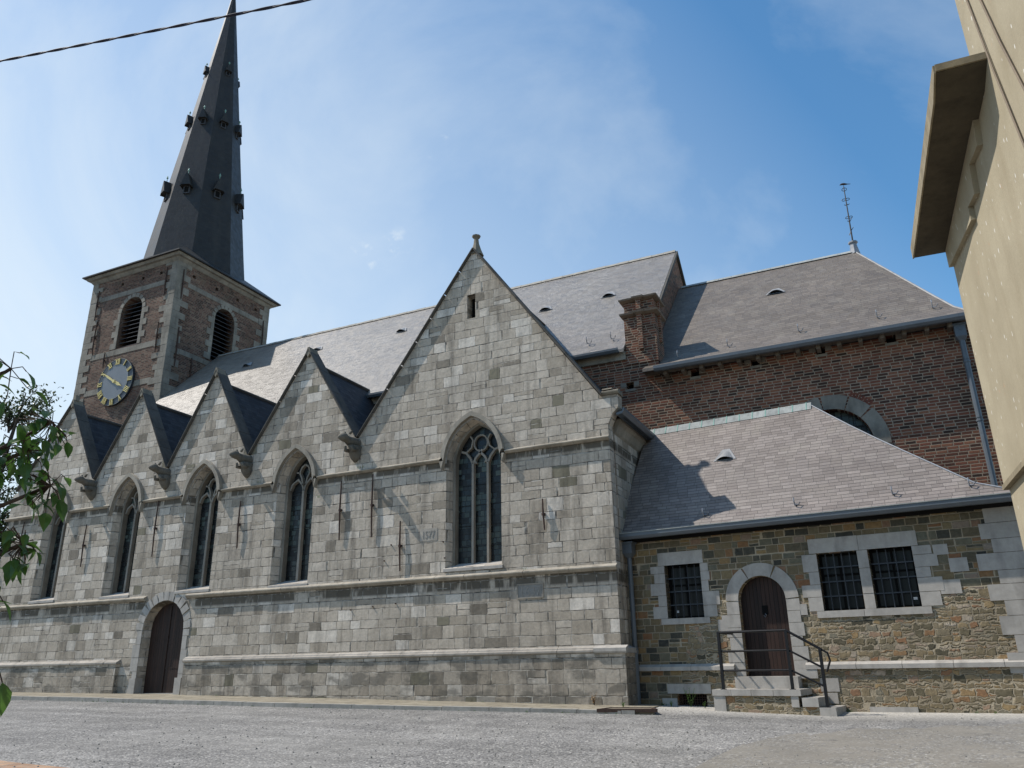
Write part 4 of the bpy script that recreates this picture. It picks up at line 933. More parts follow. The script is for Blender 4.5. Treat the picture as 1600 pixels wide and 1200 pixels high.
mb = MB(); mb.add([A(8.15,0,-.6),A(8.15,3.2,-.6),A(8.15,3.2,3.70),A(8.15,0,3.70)], [(0,1,2,3)]); mb.build('sacristy_side_wall', M['rubble'], church, fixn=False)
# plinth ledge
mb = MB(); mb.profile(FA, [(0,-.6),(.05,-.6),(.05,.69),(0,.69)], -.1, 2.2); 
# plinth is split round the vent
mb = MB(); Lp = [(-.1,-.6),(2.30,-.6),(2.30,.69),(-.1,.69)]; wall(mb, Fr(FA(0,0,.05), FA.u, FA.v), Lp, [(vt, vt, .06, None)], .05)
mb.fbox(FA, 3.75, 8.19, -.6, .69, .0, .05); mb.build('sacristy_plinth', M['rubble'], church)
random.seed(41); mb = MB()
for u0, u1 in ((-.1,2.30),(3.76,8.21)):
    for a, b in blocks(u0, u1, .6, 1.0): mb.profile(FA, [(-.05,.693),(.11,.693),(.11,.775),(.0,.83),(-.05,.83)], a, b)
mb.fbox(FA, 3.56, 3.98, .52, .69, .055, .10)
mb.build('plinth_ledge', M['dressed'], church)
# dressed stone window frames
def jamb(w, u, sg, z0_, z1_, seq):
    z = z0_
    for h_, ln in seq:
        z2 = min(z1_, z+h_); a, b = sorted((u, u+sg*ln)); w.fbox(FA, a, b, z+.004, z2-.004, -.25, .016+random.uniform(-.003,.003)); z = z2
        if z >= z1_: break
def bars(name, p, a, b, c, d_, nu, nv):
    m = MB()
    for i in range(1, nu): u = a+(b-a)*i/nu; m.tube([FA(u, c, -.10), FA(u, d_, -.10)], .012, 6)
    for j in range(1, nv): v = c+(d_-c)*j/nv; m.fbox(FA, a, b, v-.011, v+.011, -.108, -.094)
    m.build(name, M['barsteel'], p)
M['barsteel'] = mat_flat('blue_grey_bars', (.03,.036,.045), .5, .4, .2)
def swin(a, b, c, d_, lab, parts):
    g = MB(); g.fbox(FA, a-.01, b+.01, c-.01, d_+.01, -.27, -.24); w = g.build('window', M['glass2'], church, label=lab); bars('window_bars', w, a, b, c, d_, 5, 4)
    f = MB()
    for u in (a+.03, (a+b)/2, b-.03): f.fbox(FA, u-.022, u+.022, c, d_, -.24, -.215)
    for v in (c+.03, d_-.03, c+(d_-c)*.62): f.fbox(FA, a, b, v-.02, v+.02, -.2395, -.2165)
    f.build('sash', M['dark'], w)
    return w
w1 = swin(*WR[0], 'single barred sacristy window left of the arched door', None)
f = MB(); jamb(f, .88, -1, 1.80, 2.97, [(.27,.34),(.24,.20),(.27,.36),(.22,.26),(.2,.34)]); jamb(f, 1.73, 1, 1.80, 2.97, [(.25,.30),(.30,.38),(.24,.16),(.2,.2),(.3,.18)]); f.fbox(FA, .74, 1.81, 2.975, 3.265, -.25, .018); f.fbox(FA, .72, 1.85, 1.67, 1.797, -.25, .03); f.build('stone_frame', M['dressed'], w1)
w2 = swin(*WR[1], 'left of the paired barred sacristy windows', None); w3 = swin(*WR[2], 'right of the paired barred sacristy windows', None)
f = MB(); jamb(f, 4.26, -1, 1.81, 2.97, [(.28,.28),(.25,.38),(.26,.2),(.36,.3)]); f.fbox(FA, 4.12, 5.10, 2.975, 3.275, -.25, .018); f.fbox(FA, 4.12, 5.02, 1.675, 1.807, -.25, .03); f.build('stone_frame', M['dressed'], w2)
f = MB()
jamb(f, 5.055, 1, 1.81, 2.97, [(.30,.20),(.5,.20),(.37,.20)]); f.build('stone_mullion', M['dressed'], w2)
f = MB(); jamb(f, 6.08, 1, 1.815, 2.97, [(.27,.36),(.27,.44),(.20,.26),(.24,.42),(.2,.34)]); f.fbox(FA, 5.107, 6.20, 2.975, 3.27, -.25, .019); f.fbox(FA, 5.028, 6.24, 1.675, 1.810, -.25, .031); f.build('stone_frame', M['dressed'], w3)
f = MB(); f.fbox(FA, .995, 1.06, 1.93, 1.98, -.239, -.236); f.build('notice', mat_flat('white_notice', (.7,.7,.7)), w1)
f = MB(); f.fbox(FA, 5.93, 6.0, 1.96, 2.01, -.2392, -.236); f.build('notice', mat_flat('white_notice', (.7,.7,.7)), w3)
# sacristy door
d = MB(); P, T = cdt([[(SD-.5,.5)]+rnd_arch(SD,.5,2.10)+[(SD+.5,.5)]]); d.add([FA(p, q_, -.17) for p, q_ in P], T); dr = d.build('door', M['wood2'], church, fixn=False, label='arched brown plank door at the top of the steps')
d = MB(); ring = rnd_arch(SD, .505, 2.10, 3, 180, 0)
for (t0, t1) in ((180,118),(117,63),(62,0)): d.ribbon(FA, rnd_arch(SD, .505, 2.10, 8, t0, t1), .0, -.2, .022, w2=.27)
jamb(d, SD-.505, -1, .57, 2.095, [(.27,.30),(.24,.34),(.27,.27),(.20,.32),(.27,.40),(.3,.27)]); jamb(d, SD+.505, 1, .57, 2.095, [(.30,.27),(.27,.32),(.20,.24),(.27,.30),(.24,.26),(.3,.27)])
d.build('stone_surround', M['dressed'], dr)
d = MB(); d.fbox(FA, SD-.06, SD+.06, 1.80, 1.99, -.17, -.155, 0); d.tube([FA(SD,1.82,-.14), FA(SD+.03,1.79,-.12), FA(SD,1.75,-.14), FA(SD-.03,1.79,-.14)], .01, 5, 1); d.build('door_knocker', [M['dark'], M['zinc']], dr)
# vent surround, quoins, loose dressed blocks
f = MB(); f.fbox(FA, .76, 1.74, .225, .42, .0, .075); f.fbox(FA, .62, .965, -.4, .13, .0, .07); f.build('vent_lintel', M['dressed'], church)
f = MB(); 
for i in range(12): f.tube([FA(.99+i*.056,-.2,-.05), FA(.99+i*.056,.21,-.05)], .006, 4)
for i in range(7): f.tube([FA(.97,-.1+i*.05,-.05), FA(1.63,-.1+i*.05,-.05)], .006, 4)
f.build('vent_grille', M['iron'], church)
f = MB(); z = -.1; k = 0
for h_, ln in ((.35,.22),(.33,.16),(.36,.34),(.30,.16),(.34,.34),(.27,.2),(.30,.42),(.25,.2),(.32,.5),(.26,.2),(.30,.36),(.38,.24)):
    if z < .69 < z+h_: pass
    f.fbox(FA, 7.76-ln-.1, 8.16, z+.004, min(3.7, z+h_)-.004, -.1, .02 if z > .7 else .06); z += h_
f.build('quoins', M['dressed'], church)
f = MB()
for u, v, a, b in ((6.45,2.02,.36,.26),(6.68,2.42,.32,.26),(6.45,2.76,.26,.2),(2.02,1.45,.2,.28),(3.79,1.75,.14,.22)): f.fbox(FA, u, u+a, v, v+b, -.05, .014)
f.fbox(FA, 4.0, 4.35, .27, .52, .05, .064); f.fbox(FA, 4.02, 4.30, .05, .25, .05, .064); f.fbox(FA, 4.85, 5.7, -.12, -.0, .05, .066)
f.build('repair_blocks', M['dressed'], church)
# sacristy roof
mb = MB(); KA = (6.85-3.72)/(2.1+.28)
prf = [(-.30,3.72),(.05,4.12),(2.1,6.85)]
rl, rr_ = -.12, 4.2
def hu(o): return 8.25+(rr_-8.25)*((o+.30)/2.4)**.80
fl = [A(rl,o,z) for o, z in prf]; fr_ = [A(hu(o),o,z) for o, z in prf]
hipn = 7; hp_ = []
for i in range(hipn+1):
    t = i/hipn; o = -.30+2.4*t; z = 3.72+3.13*t - .14*math.sin(math.pi*t)*0; hp_.append((o, z))
def zprof(o): return 3.72+(o+.30)/(2.40)*3.13 - .10*max(0, 1-abs((o-.0)/.5))
cols = [rl+ (rr_-rl)*i/6 for i in range(7)]
grid = []
for (o, z) in hp_:
    zz = zprof(o) if 0 < hp_.index((o,z)) < hipn else z; ue = hu(o); grid.append([A(rl+(ue-rl)*i/10, o, zz) for i in range(11)])
for j in range(hipn):
    for i in range(10): mb.add([grid[j][i],grid[j][i+1],grid[j+1][i+1],grid[j+1][i]], [(0,1,2,3)])
# east hip plane
for j in range(hipn): a, b = grid[j][10], grid[j+1][10]; mb.add([a, a+N3*(2.6-hp_[j][0]), b+N3*(2.6-hp_[j+1][0]), b], [(0,1,2,3)])
mb.add([A(rl,2.1,6.85),A(rr_,2.1,6.85),A(rr_,2.9,6.7),A(rl,2.9,6.7)], [(0,1,2,3)])
mb.add([A(rl,-.30,3.72),A(8.25,-.30,3.72),A(8.25,-.30,3.66),A(rl,-.30,3.66)], [(0,3,2,1)]); mb.add([A(rl,-.30,3.66),A(8.25,-.30,3.66),A(8.25,.0,3.68),A(rl,.0,3.68)], [(0,1,2,3)])
mb.build('sacristy_roof', M['aslate'], church, fixn=False, label='purplish slate roof of the sacristy')
mb = MB(); mb.profile(Fr(A(0,2.1,0),FA.u,(0,0,1)), [(.13,6.70),(.02,6.90),(-.1,6.92),(-.1,6.80),(.0,6.80)], rl, rr_+.05); rdg = mb.build('sacristy_ridge', M['zincl'], church)
mb = MB()
for i in range(13): u = .1+i*.335; mb.profile(Fr(A(0,2.1,0),FA.u,(0,0,1)), [(.137,6.70),(.022,6.912),(-.1,6.93),(-.1,6.9)], u, u+.025)
mb.build('ridge_straps', M['verdigris'], rdg)
mb = MB(); mb.tube([grid[j][10]+Vector((0,0,.012)) for j in range(hipn+1)], .018, 6); mb.build('hip_flashing', M['lead'], church)
mb = MB(); mb.profile(FA, [(.30,3.60),(.40,3.60),(.44,3.66),(.44,3.74),(.42,3.745),(.40,3.67),(.30,3.66)], -.12, 8.33); mb.profile(FA, [(.43,3.735),(.455,3.735),(.455,3.752),(.43,3.752)], -.12, 8.33, 1); mb.profile(FA, [(0,3.56),(.08,3.56),(.30,3.655),(.0,3.66)], 0, 8.15, 2)
mb.build('gutter', [M['zinc'], M['zincl'], M['dark']], church, label='grey zinc gutter along the sacristy eaves')
# downpipes with hopper heads
def downpipe(F, u, n_, ztop, zbot, lab, h_=.24, r=.055):
    m = MB(); m.tube([F(u,ztop-h_,n_),F(u,zbot,n_)], r, 10); p = m.build('downpipe', M['zinc'], church, label=lab, smooth=False)
    m = MB(); m.loft([[F(u-e,z,n_-e),F(u+e,z,n_-e),F(u+e,z,n_+e),F(u-e,z,n_+e)] for z, e in ((ztop-h_-.12,.055),(ztop-h_-.02,.12),(ztop-.04,.12),(ztop-.03,.15),(ztop,.15))]); m.fbox(F, u-.04, u+.04, ztop-.16, ztop-.09, n_+.12, n_+.13); m.build('hopper_head', M['zinc'], p)
    m = MB(); z = ztop-.95
    while z > zbot+.3: m.tube([F(u,z-.02,n_),F(u,z+.02,n_)], r*1.25, 10); m.tube([F(u,z+.06,n_),F(u,z+.07,n_)], r*1.2, 10); z -= 1.45
    m.build('pipe_collar', M['zinc'], p)
downpipe(FA, .10, .17, 3.56, -.1, 'grey downpipe in the corner between aisle and sacristy')
downpipe(FN, 2.29, .2, 8.42, 4.3, 'grey downpipe at the east corner of the choir', .3, .065)
# roof vents (cat-slide lead openings)
def vent(P, nx_, up, s, name='roof_vent'):
    P = Vector(P); up = Vector(up).normalized(); ux = Vector(nx_).normalized(); nn = ux.cross(up).normalized()
    if nn.z < 0: nn = -nn
    m = MB(); F = lambda a, b, c: P+ux*a*s+up*b*s+nn*c*s; k = 8; bot = [F(-.5+i/k, 0, .22*math.sin(math.pi*i/k)+.0) for i in range(k+1)]; base = [F(-.5+i/k, 0, 0) for i in range(k+1)]; back_ = [F((-.5+i/k)*.25, .75, .01) for i in range(k+1)]
    for i in range(k): m.add([bot[i], bot[i+1], back_[i+1], back_[i]], [(0,1,2,3)], 0); m.add([base[i], base[i+1], bot[i+1]+nn*(-.03*s), bot[i]+nn*(-.03*s)], [(0,1,2,3)], 1)
    m.add([F(-.62,-.05,.012),F(.62,-.05,.012),F(.2,.85,.012),F(-.2,.85,.012)], [(0,1,2,3)], 0)
    return m.build(name, [M['ventlead'] if s > .3 else M['zincl'], M['dark']], church, fixn=False)
upN = (0,1,NK); upC = (0,1,.93); upA = N3+Vector((0,0,3.13/2.4))
for P in ((-24.41,6.71,13.45),(-20.6,6.77,13.51),(-16.4,6.77,13.52),(-9.8,6.0,12.72),(-7.45,6.04,12.76)): vent(Vector(P)+Vector((0,-.02,.02)), (1,0,0), upN, .46)
vent((-2.06,6.38,11.83), (1,0,0), upC, .5); vent(A(2.24,1.07,zprof(1.07)+.015), FA.u, upA, .46)
# ladder hooks
def hook(P, ux, up, s=.2):
    P = Vector(P); ux = Vector(ux).normalized(); up = Vector(up).normalized(); nn = ux.cross(up).normalized(); nn = -nn if nn.z < 0 else nn
    m = MB(); m.tube([P+up*.25*s, P+nn*.02, P-up*.3*s+nn*.25*s, P-up*.15*s+nn*.9*s, P+up*.3*s+nn*1.1*s], .014, 5); m.tube([P+nn*.02, P+ux*.45*s+nn*.1*s, P+ux*.7*s+nn*.5*s], .012, 5); return m.build('roof_hook', M['lead'], church)
for P in ((-7.3,3.28,9.95),(-6.55,3.3,9.97),(-14.3,3.4,10.08)): hook(P, (1,0,0), upN, .2)
for P in ((-4.6,3.2,8.98),(-3.25,3.5,9.17),(-1.37,3.7,9.33),(.6,3.7,9.33),(1.9,3.7,9.33)): hook(P, (1,0,0), upC, .19)
for u in (1.95, 3.98, 5.92, 7.3): hook(A(u, .0, zprof(0)+.02), FA.u, upA, .16)
# lightning cable and roots of old iron, weeds growing on the string course
m = MB(); random.seed(14)
for (x, y, z, s) in ((-13.0,-.1,6.05,.10),(-12.85,-.12,6.05,.08),(-16.6,-.1,6.05,.07),(-14.4,-.02,5.4,.06),(-8.0,-.1,3.0,.05)):
    for i in range(14): a = random.uniform(0,6.28); p = Vector((x+random.uniform(-s,s), y, z)); m.add([p, p+Vector((math.cos(a)*.03,-.02,s*.5)), p+Vector((math.cos(a)*.05,-.05,s))], [(0,1,2)])
tag(m.build('wall_moss', M['leaf'], fixn=False), 'tufts of moss on the string courses of the aisle', None, None, 'stuff')

# ------------------------------------------------------------------ entrance steps
steps = empty('entrance_steps', A(3.1,-.5,-.15)); bpy.context.view_layer.update()
tag(steps, 'stone landing with three steps under the sacristy door', 'steps')
inv = steps.matrix_world.inverted()
def sbuild(m, name, mat, parent=steps, **k):
    m.v = [tuple(inv @ Vector(p)) for p in m.v]; return m.build(name, mat, parent, **k)
FS = FA
m = MB(); m.fbox(FS, 2.12, 3.76, -.45, .22, .055, 1.0); sbuild(m, 'base_wall', M['rubble'])
m = MB()
for a, b in ((2.08,2.47),(2.47,2.87),(2.87,3.3),(3.3,3.82)): m.fbox(FS, a+.003, b-.003, .222, .335, .055, 1.04)
sbuild(m, 'landing', M['dressed'])
m = MB(); m.fbox(FS, 2.36, 3.64, .337, .565, -.1, .34); sbuild(m, 'threshold_step', M['dressed'])
m = MB(); m.fbox(FS, 3.825, 4.12, .03, .19, .055, 1.04); sbuild(m, 'step', M['dressed']); m = MB(); m.fbox(FS, 3.765, 4.12, -.45, .028, .055, 1.0); sbuild(m, 'step_base', M['rubble'])
m = MB(); m.fbox(FS, 4.125, 4.42, -.45, .02, .055, 1.04); sbuild(m, 'step', M['dressed'])
m = MB(); m.fbox(FS, 2.10, 2.34, -.1, .22, 1.0, 1.02); m.fbox(FS, 2.12, 2.52, -.45, -.102, 1.0, 1.025); m.fbox(FS, 3.62, 3.76, .02, .22, 1.0, 1.02); sbuild(m, 'corner_block', M['dressed'])
# railing: bolted to the landing
rail = empty('handrail', A(2.3,-.95,.335)); bpy.context.view_layer.update(); tag(rail, 'black steel handrail with three rails beside the sacristy steps', 'railing'); inv = rail.matrix_world.inverted()
nr = .95; pu1, pu2, pu3 = 2.30, 3.66, 4.26
for u, zb, zt in ((pu1,.335,1.44),(pu2,.335,1.42),(pu3,.02,1.08)):
    m = MB(); m.fbox(FS, u-.027, u+.027, zb, zt, nr-.027, nr+.027); m.fbox(FS, u-.05, u+.05, zb, zb+.012, nr-.05, nr+.05); sbuild(m, 'post', M['black'], rail)
for k, (dz) in enumerate((0, .37, .74)):
    m = MB(); z = 1.43-dz; z3 = 1.07-dz*.92
    m.tube([FS(pu1,z,nr),FS(pu2,z,nr),FS(pu3,z3,nr)], .026 if k == 0 else .02, 8)
    m.tube([FS(pu1,z,nr),FS(pu1,z,.02)], .024 if k == 0 else .018, 8)
    if k == 0: m.tube([FS(pu3,z3,nr),FS(pu3+.13,z3-.08,nr),FS(pu3+.16,z3-.22,nr),FS(pu3+.10,z3-.36,nr),FS(pu3+.07,z3-.42,nr)], .02, 8)
    sbuild(m, 'rail', M['black'], rail)

# ------------------------------------------------------------------ drain frame at the end of the pavement
dg = empty('drain_frame', (-5.2,-1.0,zw(-5.2))); bpy.context.view_layer.update(); tag(dg, 'rusty sunken metal drain frame at the end of the tan pavement', 'drain'); inv = dg.matrix_world.inverted()
FD = Fr((0,0,-.0),(1,0,0),(0,1,0)); zd = -.012
m = MB(); m.ribbon(FD, [(-5.75,-1.66),(-4.62,-1.52),(-4.85,-1.0),(-5.7,-1.05)], .05, -.04, .022, closed=True); sbuild(m, 'frame', M['iron'], dg)
m = MB(); m.prism(FD, [(-5.72,-1.63),(-4.66,-1.5),(-4.87,-1.03),(-5.68,-1.08)], -.2, .008); sbuild(m, 'cover', mat_flat('dusty_cover', (.20,.17,.13), .9, .2, .3), dg)
# ------------------------------------------------------------------ weeds
def weed(x, y, h_, n, name, lab, mat, seed):
    random.seed(seed); z = zg(x, y) if y < 0 else zw(x); e = empty(name, (x,y,z)); tag(e, lab, 'weed'); s = MB(); l = MB()
    for i in range(n):
        a = random.uniform(0,6.28); sp = random.uniform(.1,.35)*h_; tip = Vector((math.cos(a)*sp, math.sin(a)*sp, h_*random.uniform(.6,1))); s.tube([(0,0,0), tip*.5+Vector((0,0,.03)), tip], [.006,.004,.002], 4)
        for k in range(7):
            t = .2+.12*k; c = tip*t; b = random.uniform(0,6.28); d = Vector((math.cos(b), math.sin(b), .4)); w = Vector((-d.y, d.x, 0)); L = random.uniform(.03,.055)*(.6+h_)
            l.add([c, c+d*L*.5+w*L*.3, c+d*L, c+d*L*.5-w*L*.3], [(0,1,2,3)])
    s.build('stem', M['twig'] if mat == 'dry' else M['leaf'], e); l.build('leaf_blades', M['dryleaf'] if mat == 'dry' else M['leaf'], e, fixn=False); return e
M['dryleaf'] = mat_flat('dry_leaf', (.42,.27,.13), .8, .2, .3)
weed(-4.35,.18,.42,5,'weed_plant','tall green weed in front of the basement vent','g',1)
weed(-4.75,.1,.14,4,'weed_plant','small green weed tuft left of the basement vent','g',2)
weed(-5.6,-.55,.12,4,'weed_plant','low green weed by the drain frame','g',3)
weed(-4.0,-.05,.14,4,'weed_plant','small green weed tuft right of the tall weed','g',5)
weed(-6.35,-.25,.3,6,'dry_weed','dried brown weed at the foot of the aisle corner','dry',4)

m = MB(); random.seed(55)
for _ in range(1300):
    y = -random.uniform(.3, 12.5); x = random.uniform(-19, 1.2)*(.5+.5*random.random()) if random.random() < .5 else random.uniform(-12, 1.2); s_ = random.uniform(.006,.02)
    if x < -5 and y > -2.4: continue
    z = zg(x, y)+.004; a = random.uniform(0, 6.28); pts = [(x+s_*math.cos(a+k*1.257)*random.uniform(.7,1.2), y+s_*math.sin(a+k*1.257)*random.uniform(.7,1.2), z) for k in range(5)]
    tp = [(px*.45+x*.55, py*.45+y*.55, z+s_*random.uniform(.5,.9)) for px, py, _z in pts]
    m.add(pts+tp, [(k, (k+1) % 5, 5+(k+1) % 5, 5+k) for k in range(5)]+[(5,6,7,8,9)])
tag(m.build('loose_stones', mat_stone('pale_pebble', (.23,.22,.20), .4, 3.0), fixn=False), 'loose pale chippings scattered over the gravel', None, None, 'stuff')
m = MB(); random.seed(56)
def tuft(x, y, z, s_, n_):
    for i in range(n_):
        a = random.uniform(0, 6.28); l_ = s_*random.uniform(.5,1); b = Vector((x+random.uniform(-s_,s_)*.5, y+random.uniform(-s_,s_)*.3, z)); t_ = b+Vector((math.cos(a)*l_*.6, math.sin(a)*l_*.6, l_)); w_ = Vector((-math.sin(a), math.cos(a), 0))*l_*.09; m.add([b-w_, b+w_, t_], [(0,1,2)])
for _ in range(46):
    x = random.uniform(-20,-5.1); tuft(x, yk(x)-.17, zg(x, yk(x)-.17), random.uniform(.02,.05), 9)
for _ in range(22): x = random.uniform(-20,-5.8); tuft(x, -.16, zw(x), random.uniform(.03,.06), 9)
for _ in range(26): x = random.uniform(-5.3,1.9); yy = .72-(x+5.7)*.1085; tuft(x, yy-.03, zw(x), random.uniform(.03,.08), 12)
tag(m.build('grass_tufts', M['leaf'], fixn=False), 'tiny grass tufts along the kerb and the foot of the walls', None, None, 'stuff')

# ------------------------------------------------------------------ tan house on the right
t3 = R(3.0); hd = Vector((-math.sin(t3), math.cos(t3), 0)); HO = Vector((1.45,-5.6,0)); house = empty('stucco_house', HO); bpy.context.view_layer.update()
tag(house, 'tan stucco house wall with a projecting concrete eave slab, close on the right', 'house'); inv = house.matrix_world.inverted()
M['cable_shade'] = mat_flat('cable_shadow_tint', (.20,.16,.12), .8, .2)  # cable shadows on the house wall, made as thin tinted tubes
SHADOW_LINES = [(-3.98,7.44,-4.5,5.28),(-4.41,7.04,-4.91,5.59)]
FH = Fr(HO, -hd, (0,0,1))   # u runs towards the camera, n = (-hd) x z
H = lambda y_, z_, n_=0: FH(-y_, z_, n_)
m = MB(); m.fbox(FH, .0, 14, 2.98, 6.60, -8, 0); m.fbox(FH, 3.47, 14, 6.60, 9.8, -8, -.002)
sbuild(m, 'wall', M['stucco'], house)
m = MB(); m.fbox(FH, .03, 14, -1.6, 2.91, -7.97, -.05); sbuild(m, 'lower_wall', M['stucco'], house)
m = MB(); m.fbox(FH, -.02, 14.0, 2.912, 2.978, -7.97, .02); sbuild(m, 'band_moulding', M['concrete'], house)
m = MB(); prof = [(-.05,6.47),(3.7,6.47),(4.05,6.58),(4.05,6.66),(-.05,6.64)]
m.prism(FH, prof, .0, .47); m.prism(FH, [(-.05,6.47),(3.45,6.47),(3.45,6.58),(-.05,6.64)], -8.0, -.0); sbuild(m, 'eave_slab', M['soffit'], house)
m = MB(); m.prism(FH, [(-.06,6.462),(3.7,6.462),(4.06,6.575),(4.06,6.67),(-.06,6.65)], .471, .49); m.prism(FH, [(4.051,6.59),(4.075,6.59),(4.075,6.67),(4.051,6.67)], 0, .47); sbuild(m, 'fascia', M['concrete'], house)
m = MB(); m.prism(FH, [(-.01,6.47),(-.01,6.20),(2.02,5.86),(2.02,6.04),(2.48,5.95),(2.58,6.29),(3.12,6.19),(3.2,6.47)], .0, .06); sbuild(m, 'zigzag_band', M['stucco'], house)
for (ya, za, yb2, zb2) in SHADOW_LINES:
    m = MB(); m.tube([H(ya+(ya-yb2)*.25, za+(za-zb2)*.25, .012), H((ya+yb2)/2+.02, (za+zb2)/2, .02), H(yb2+(yb2-ya)*.6, zb2+(zb2-za)*.6, .012)], .011, 6); sbuild(m, 'cable_shadow_tube', M['cable_shade'], house)
m = MB(); m.fbox(FH, 3.40, 3.52, 6.67, 6.95, .02, .1); sbuild(m, 'flashing', M['lead'], house)
m = MB(); m.fbox(FH, 3.4, 14.1, 9.8, 9.95, -8.1, .25); sbuild(m, 'roof', M['concrete'], house)

# ------------------------------------------------------------------ overhead cable: twisted pair from far left to the house
C0 = Vector((0,-17.6,.829)); r1 = Vector((-.731,.355,.582)); r2 = Vector((-.499,.513,.698)); nn = r1.cross(r2)
Aend = Vector((2.0,-12.6,0)); Aend.z = C0.z-(nn.x*(Aend.x-C0.x)+nn.y*(Aend.y-C0.y))/nn.z
Bend = C0+Vector((-.849,.225,.478)).normalized()*17; Bend.z = C0.z-(nn.x*(Bend.x-C0.x)+nn.y*(Bend.y-C0.y))/nn.z
m = MB(); L = (Aend-Bend).length; n = 700; d = (Aend-Bend).normalized(); s1 = d.cross(Vector((0,0,1))).normalized(); s2 = s1.cross(d)
for ph in (0, math.pi):
    pts = []
    for i in range(n+1):
        t = i/n; a = ph+t*L/.75*2*math.pi; pts.append(Bend+(Aend-Bend)*t+Vector((0,0,-.03*4*t*(1-t)))+(s1*math.cos(a)+s2*math.sin(a))*.0062)
    m.tube(pts, .0095, 6)
M['cable'] = mat_flat('black_cable', (.015,.015,.03), .6, .3)
tag(m.build('overhead_cable', M['cable'], smooth=True), 'black twisted overhead cable crossing the sky in front of the spire', 'cable')
# pole for its far end, left of the frame
m = MB(); bx, by = Bend.x, Bend.y; m.tube([(bx,by,zg(bx,by)-.5),(bx,by,Bend.z+.6)], [.14,.09], 10); tag(m.build('utility_pole', M['bark'], smooth=True), 'wooden utility pole left of the view carrying the cable', 'pole')

# ------------------------------------------------------------------ bird on the rod
bz = 16.27; m = MB()
rings = []
for (dx, dz, rx_, rz_) in ((-.20,.02,.012,.012),(-.16,.03,.035,.035),(-.11,.045,.055,.05),(-.05,.04,.06,.06),(.04,.02,.07,.068),(.13,-.005,.055,.05),(.22,-.03,.03,.022),(.34,-.06,.028,.008),(.38,-.07,.02,.005)):
    rings.append([(.46+dx, yR+rx_*math.cos(R(a)), bz+.08+dz+rz_*math.sin(R(a))) for a in range(0,360,36)])
m.loft(rings)
m.tube([(.47,yR-.02,bz+.05),(.465,yR-.02,bz-.10)], .006, 4); m.tube([(.47,yR+.02,bz+.05),(.465,yR+.02,bz-.10)], .006, 4)
m.v = [((a-.46)*.6, (b-yR)*.6, (c-bz)*.6) for a, b, c in m.v]
o = m.build('bird', mat_flat('dark_feathers', (.035,.03,.028), .7, .3, .3), smooth=True); o.location = (.46,yR,bz); tag(o, 'dark bird perched on the iron rod above the choir roof', 'bird')

# ------------------------------------------------------------------ trees
def leafshape(l, P, d, up, L, Wd, fold=.25, droop=.3):
    d = d.normalized(); s = d.cross(up)
    if s.length < .05: s = d.cross(Vector((1,0,0)))
    s.normalize(); n_ = s.cross(d).normalized()
    st = [(0,.0),(.15,.55),(.35,1.0),(.6,.85),(.82,.42),(1,0)]; k = len(l.v); mid = []; lf = []; rt = []
    for t, w in st:
        c = P+d*L*t-n_*L*droop*t*t; mid.append(c); lf.append(c+s*Wd*w*.5+n_*Wd*w*fold*.5); rt.append(c-s*Wd*w*.5+n_*Wd*w*fold*.5)
    vs = mid+lf+rt; q = len(st); fs = []
    for i in range(q-1): fs += [(i, i+1, q+i+1, q+i), (i, 2*q+i, 2*q+i+1, i+1)]
    l.add(vs, fs)
def twig_pts(a, b, sag, n=8, wig=.03):
    return [a+(b-a)*(i/n)+Vector((random.uniform(-wig,wig), random.uniform(-wig,wig), random.uniform(-wig,wig)-sag*math.sin(math.pi*i/n)*-1)) if 0 < i < n else (a if i == 0 else b) for i in range(n+1)]
random.seed(77)
TB = Vector((-5.6,-16.3,zg(-5.6,-16.3))); nt = empty('broadleaf_tree', TB); bpy.context.view_layer.update(); inv = nt.matrix_world.inverted()
tag(nt, 'near tree at the left edge with large drooping glossy green leaves', 'tree')
tr = MB(); cr_ = MB(); tw = MB()
top = TB+Vector((.1,.1,2.6)); tr.tube([TB, TB+Vector((.05,.02,1.0)), TB+Vector((0,.1,1.8)), top, top+Vector((-.2,.2,1.4))], [.13,.11,.095,.07,.03], 10)
ends = [ (Vector((-3.20,-15.50,1.86)),1.0), (Vector((-3.25,-15.42,1.60)),1.0), (Vector((-3.30,-15.66,2.07)),.4), (Vector((-3.36,-15.42,1.36)),.95), (Vector((-3.46,-15.43,.92)),.12), (Vector((-3.42,-15.80,2.25)),.6), (Vector((-3.42,-15.60,1.72)),1.0), (Vector((-3.44,-15.5,1.20)),.8), (Vector((-3.33,-15.50,1.75)),.9) ]
for e, dens in ends:
    z0_ = .6+max(0, (e.z-1.0))*.9; st_ = TB+Vector((.05,.05,z0_+.4)); pts = twig_pts(st_, e, -.12, 8, .025); tw.tube(pts, [.028*(1-.85*i/8)+.003 for i in range(9)], 6)
    for i in range(2, 9):
        for j in range(int((28 if i >= 6 else 14)*dens+.6)):
            p = pts[i]+Vector((random.uniform(-.14,.04), random.uniform(-.08,.08), random.uniform(-.09,.08))) if j else pts[i]
            d = Vector((random.uniform(-.3,1), random.uniform(-.8,.8), random.uniform(-1.1,.15))); L = random.uniform(.055,.10)*(1 if j else 1.15); q = p+d.normalized()*.03; tw.tube([pts[i], p, q], .0022, 4)
            leafshape(cr_, q, d, Vector((random.uniform(-.2,.2),random.uniform(-.2,.2),1)), L, L*random.uniform(.45,.62), .3, random.uniform(.15,.5))
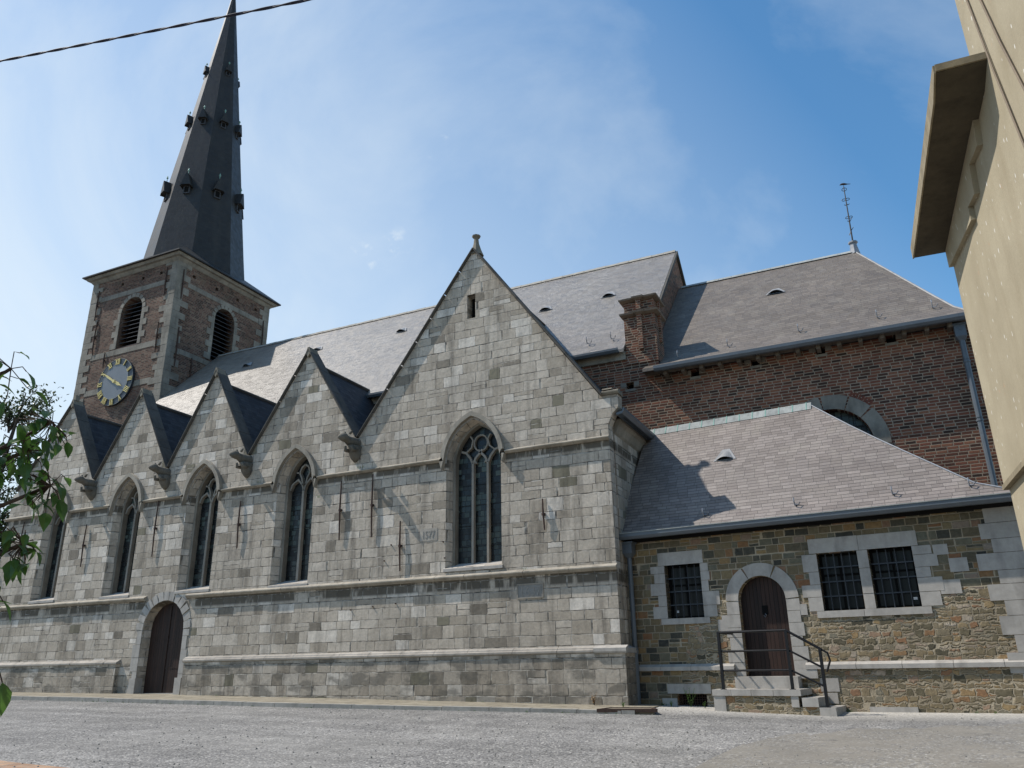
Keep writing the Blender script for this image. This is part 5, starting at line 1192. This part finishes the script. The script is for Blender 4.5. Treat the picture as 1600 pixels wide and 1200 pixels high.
# the one low leaf and crown outside the frame
leafshape(cr_, Vector((-3.37,-15.39,.80)), Vector((.30,.1,-1)), Vector((1,0,.3)), .13, .07, .2, .2); tw.tube([Vector((-3.46,-15.43,.92)), Vector((-3.40,-15.40,.86)), Vector((-3.37,-15.39,.80))], .003, 4)
for _ in range(1500):
    a = random.uniform(0,6.28); b = math.acos(random.uniform(-1,1)); r_2 = random.uniform(.55,1)**.5
    p = Vector((-6.1,-16.3,3.4))+Vector((math.sin(b)*math.cos(a)*1.5, math.sin(b)*math.sin(a)*1.6, math.cos(b)*1.7))*r_2
    d = Vector((random.uniform(-1,1), random.uniform(-1,1), random.uniform(-1,.2))); L = random.uniform(.08,.13); leafshape(cr_, p, d, Vector((0,0,1)), L, L*.55, .3, .3)
for _ in range(14):
    a = random.uniform(0,6.28); tw.tube([TB+Vector((0,0,random.uniform(1.6,2.6))), Vector((-6.1+math.cos(a)*.7,-16.3+math.sin(a)*.7,random.uniform(3,4))), Vector((-6.1+math.cos(a)*1.3,-16.3+math.sin(a)*1.3,random.uniform(2.8,4.6)))], [.03,.02,.006], 5)
sbuild(tr, 'trunk', M['bark'], nt, smooth=True); sbuild(tw, 'twigs', M['twig'], nt); sbuild(cr_, 'crown', M['leaf'], nt, fixn=False)
# far small-leaved tree behind the west end
random.seed(99)
FB = Vector((-32.7,1.6,.3)); ft = empty('small_leaved_tree', FB); bpy.context.view_layer.update(); inv = ft.matrix_world.inverted(); tag(ft, 'dark small-leaved tree standing beyond the west end of the church', 'tree')
tr = MB(); cr_ = MB(); tr.tube([FB, FB+Vector((.1,0,3)), FB+Vector((.3,0,6)), FB+Vector((.9,0,9)), FB+Vector((1.4,0,11.5))], [.3,.24,.17,.09,.02], 10)
for i in range(46):
    h_ = random.uniform(2.5,11.2); a = random.uniform(0,6.28); R_ = 2.3*math.sin(math.pi*min(1,(h_-1.2)/11.5))**.7*random.uniform(.7,1.05); b0 = FB+Vector((.1*h_*.8*.9,0,h_-1.0)); e = FB+Vector((.1*h_+math.cos(a)*R_, math.sin(a)*R_, h_+random.uniform(0,.9)))
    tr.tube([b0, (b0+e)/2+Vector((0,0,.25)), e], [.05,.03,.008], 5)
    for k in range(260 if h_ > 7.5 else 420):
        t = random.uniform(.25,1.0); c = b0+(e-b0)*t+Vector((random.gauss(0,.22),random.gauss(0,.22),random.gauss(0,.2))); d = Vector((random.uniform(-1,1),random.uniform(-1,1),random.uniform(-1,1))).normalized(); s = Vector((-d.y,d.x,.2)).normalized(); L = random.uniform(.12,.2)
        cr_.add([c, c+d*L*.5+s*L*.3, c+d*L, c+d*L*.5-s*L*.3], [(0,1,2,3)])
sbuild(tr, 'trunk', M['bark'], ft); sbuild(cr_, 'crown', M['leafdark'], ft, fixn=False)
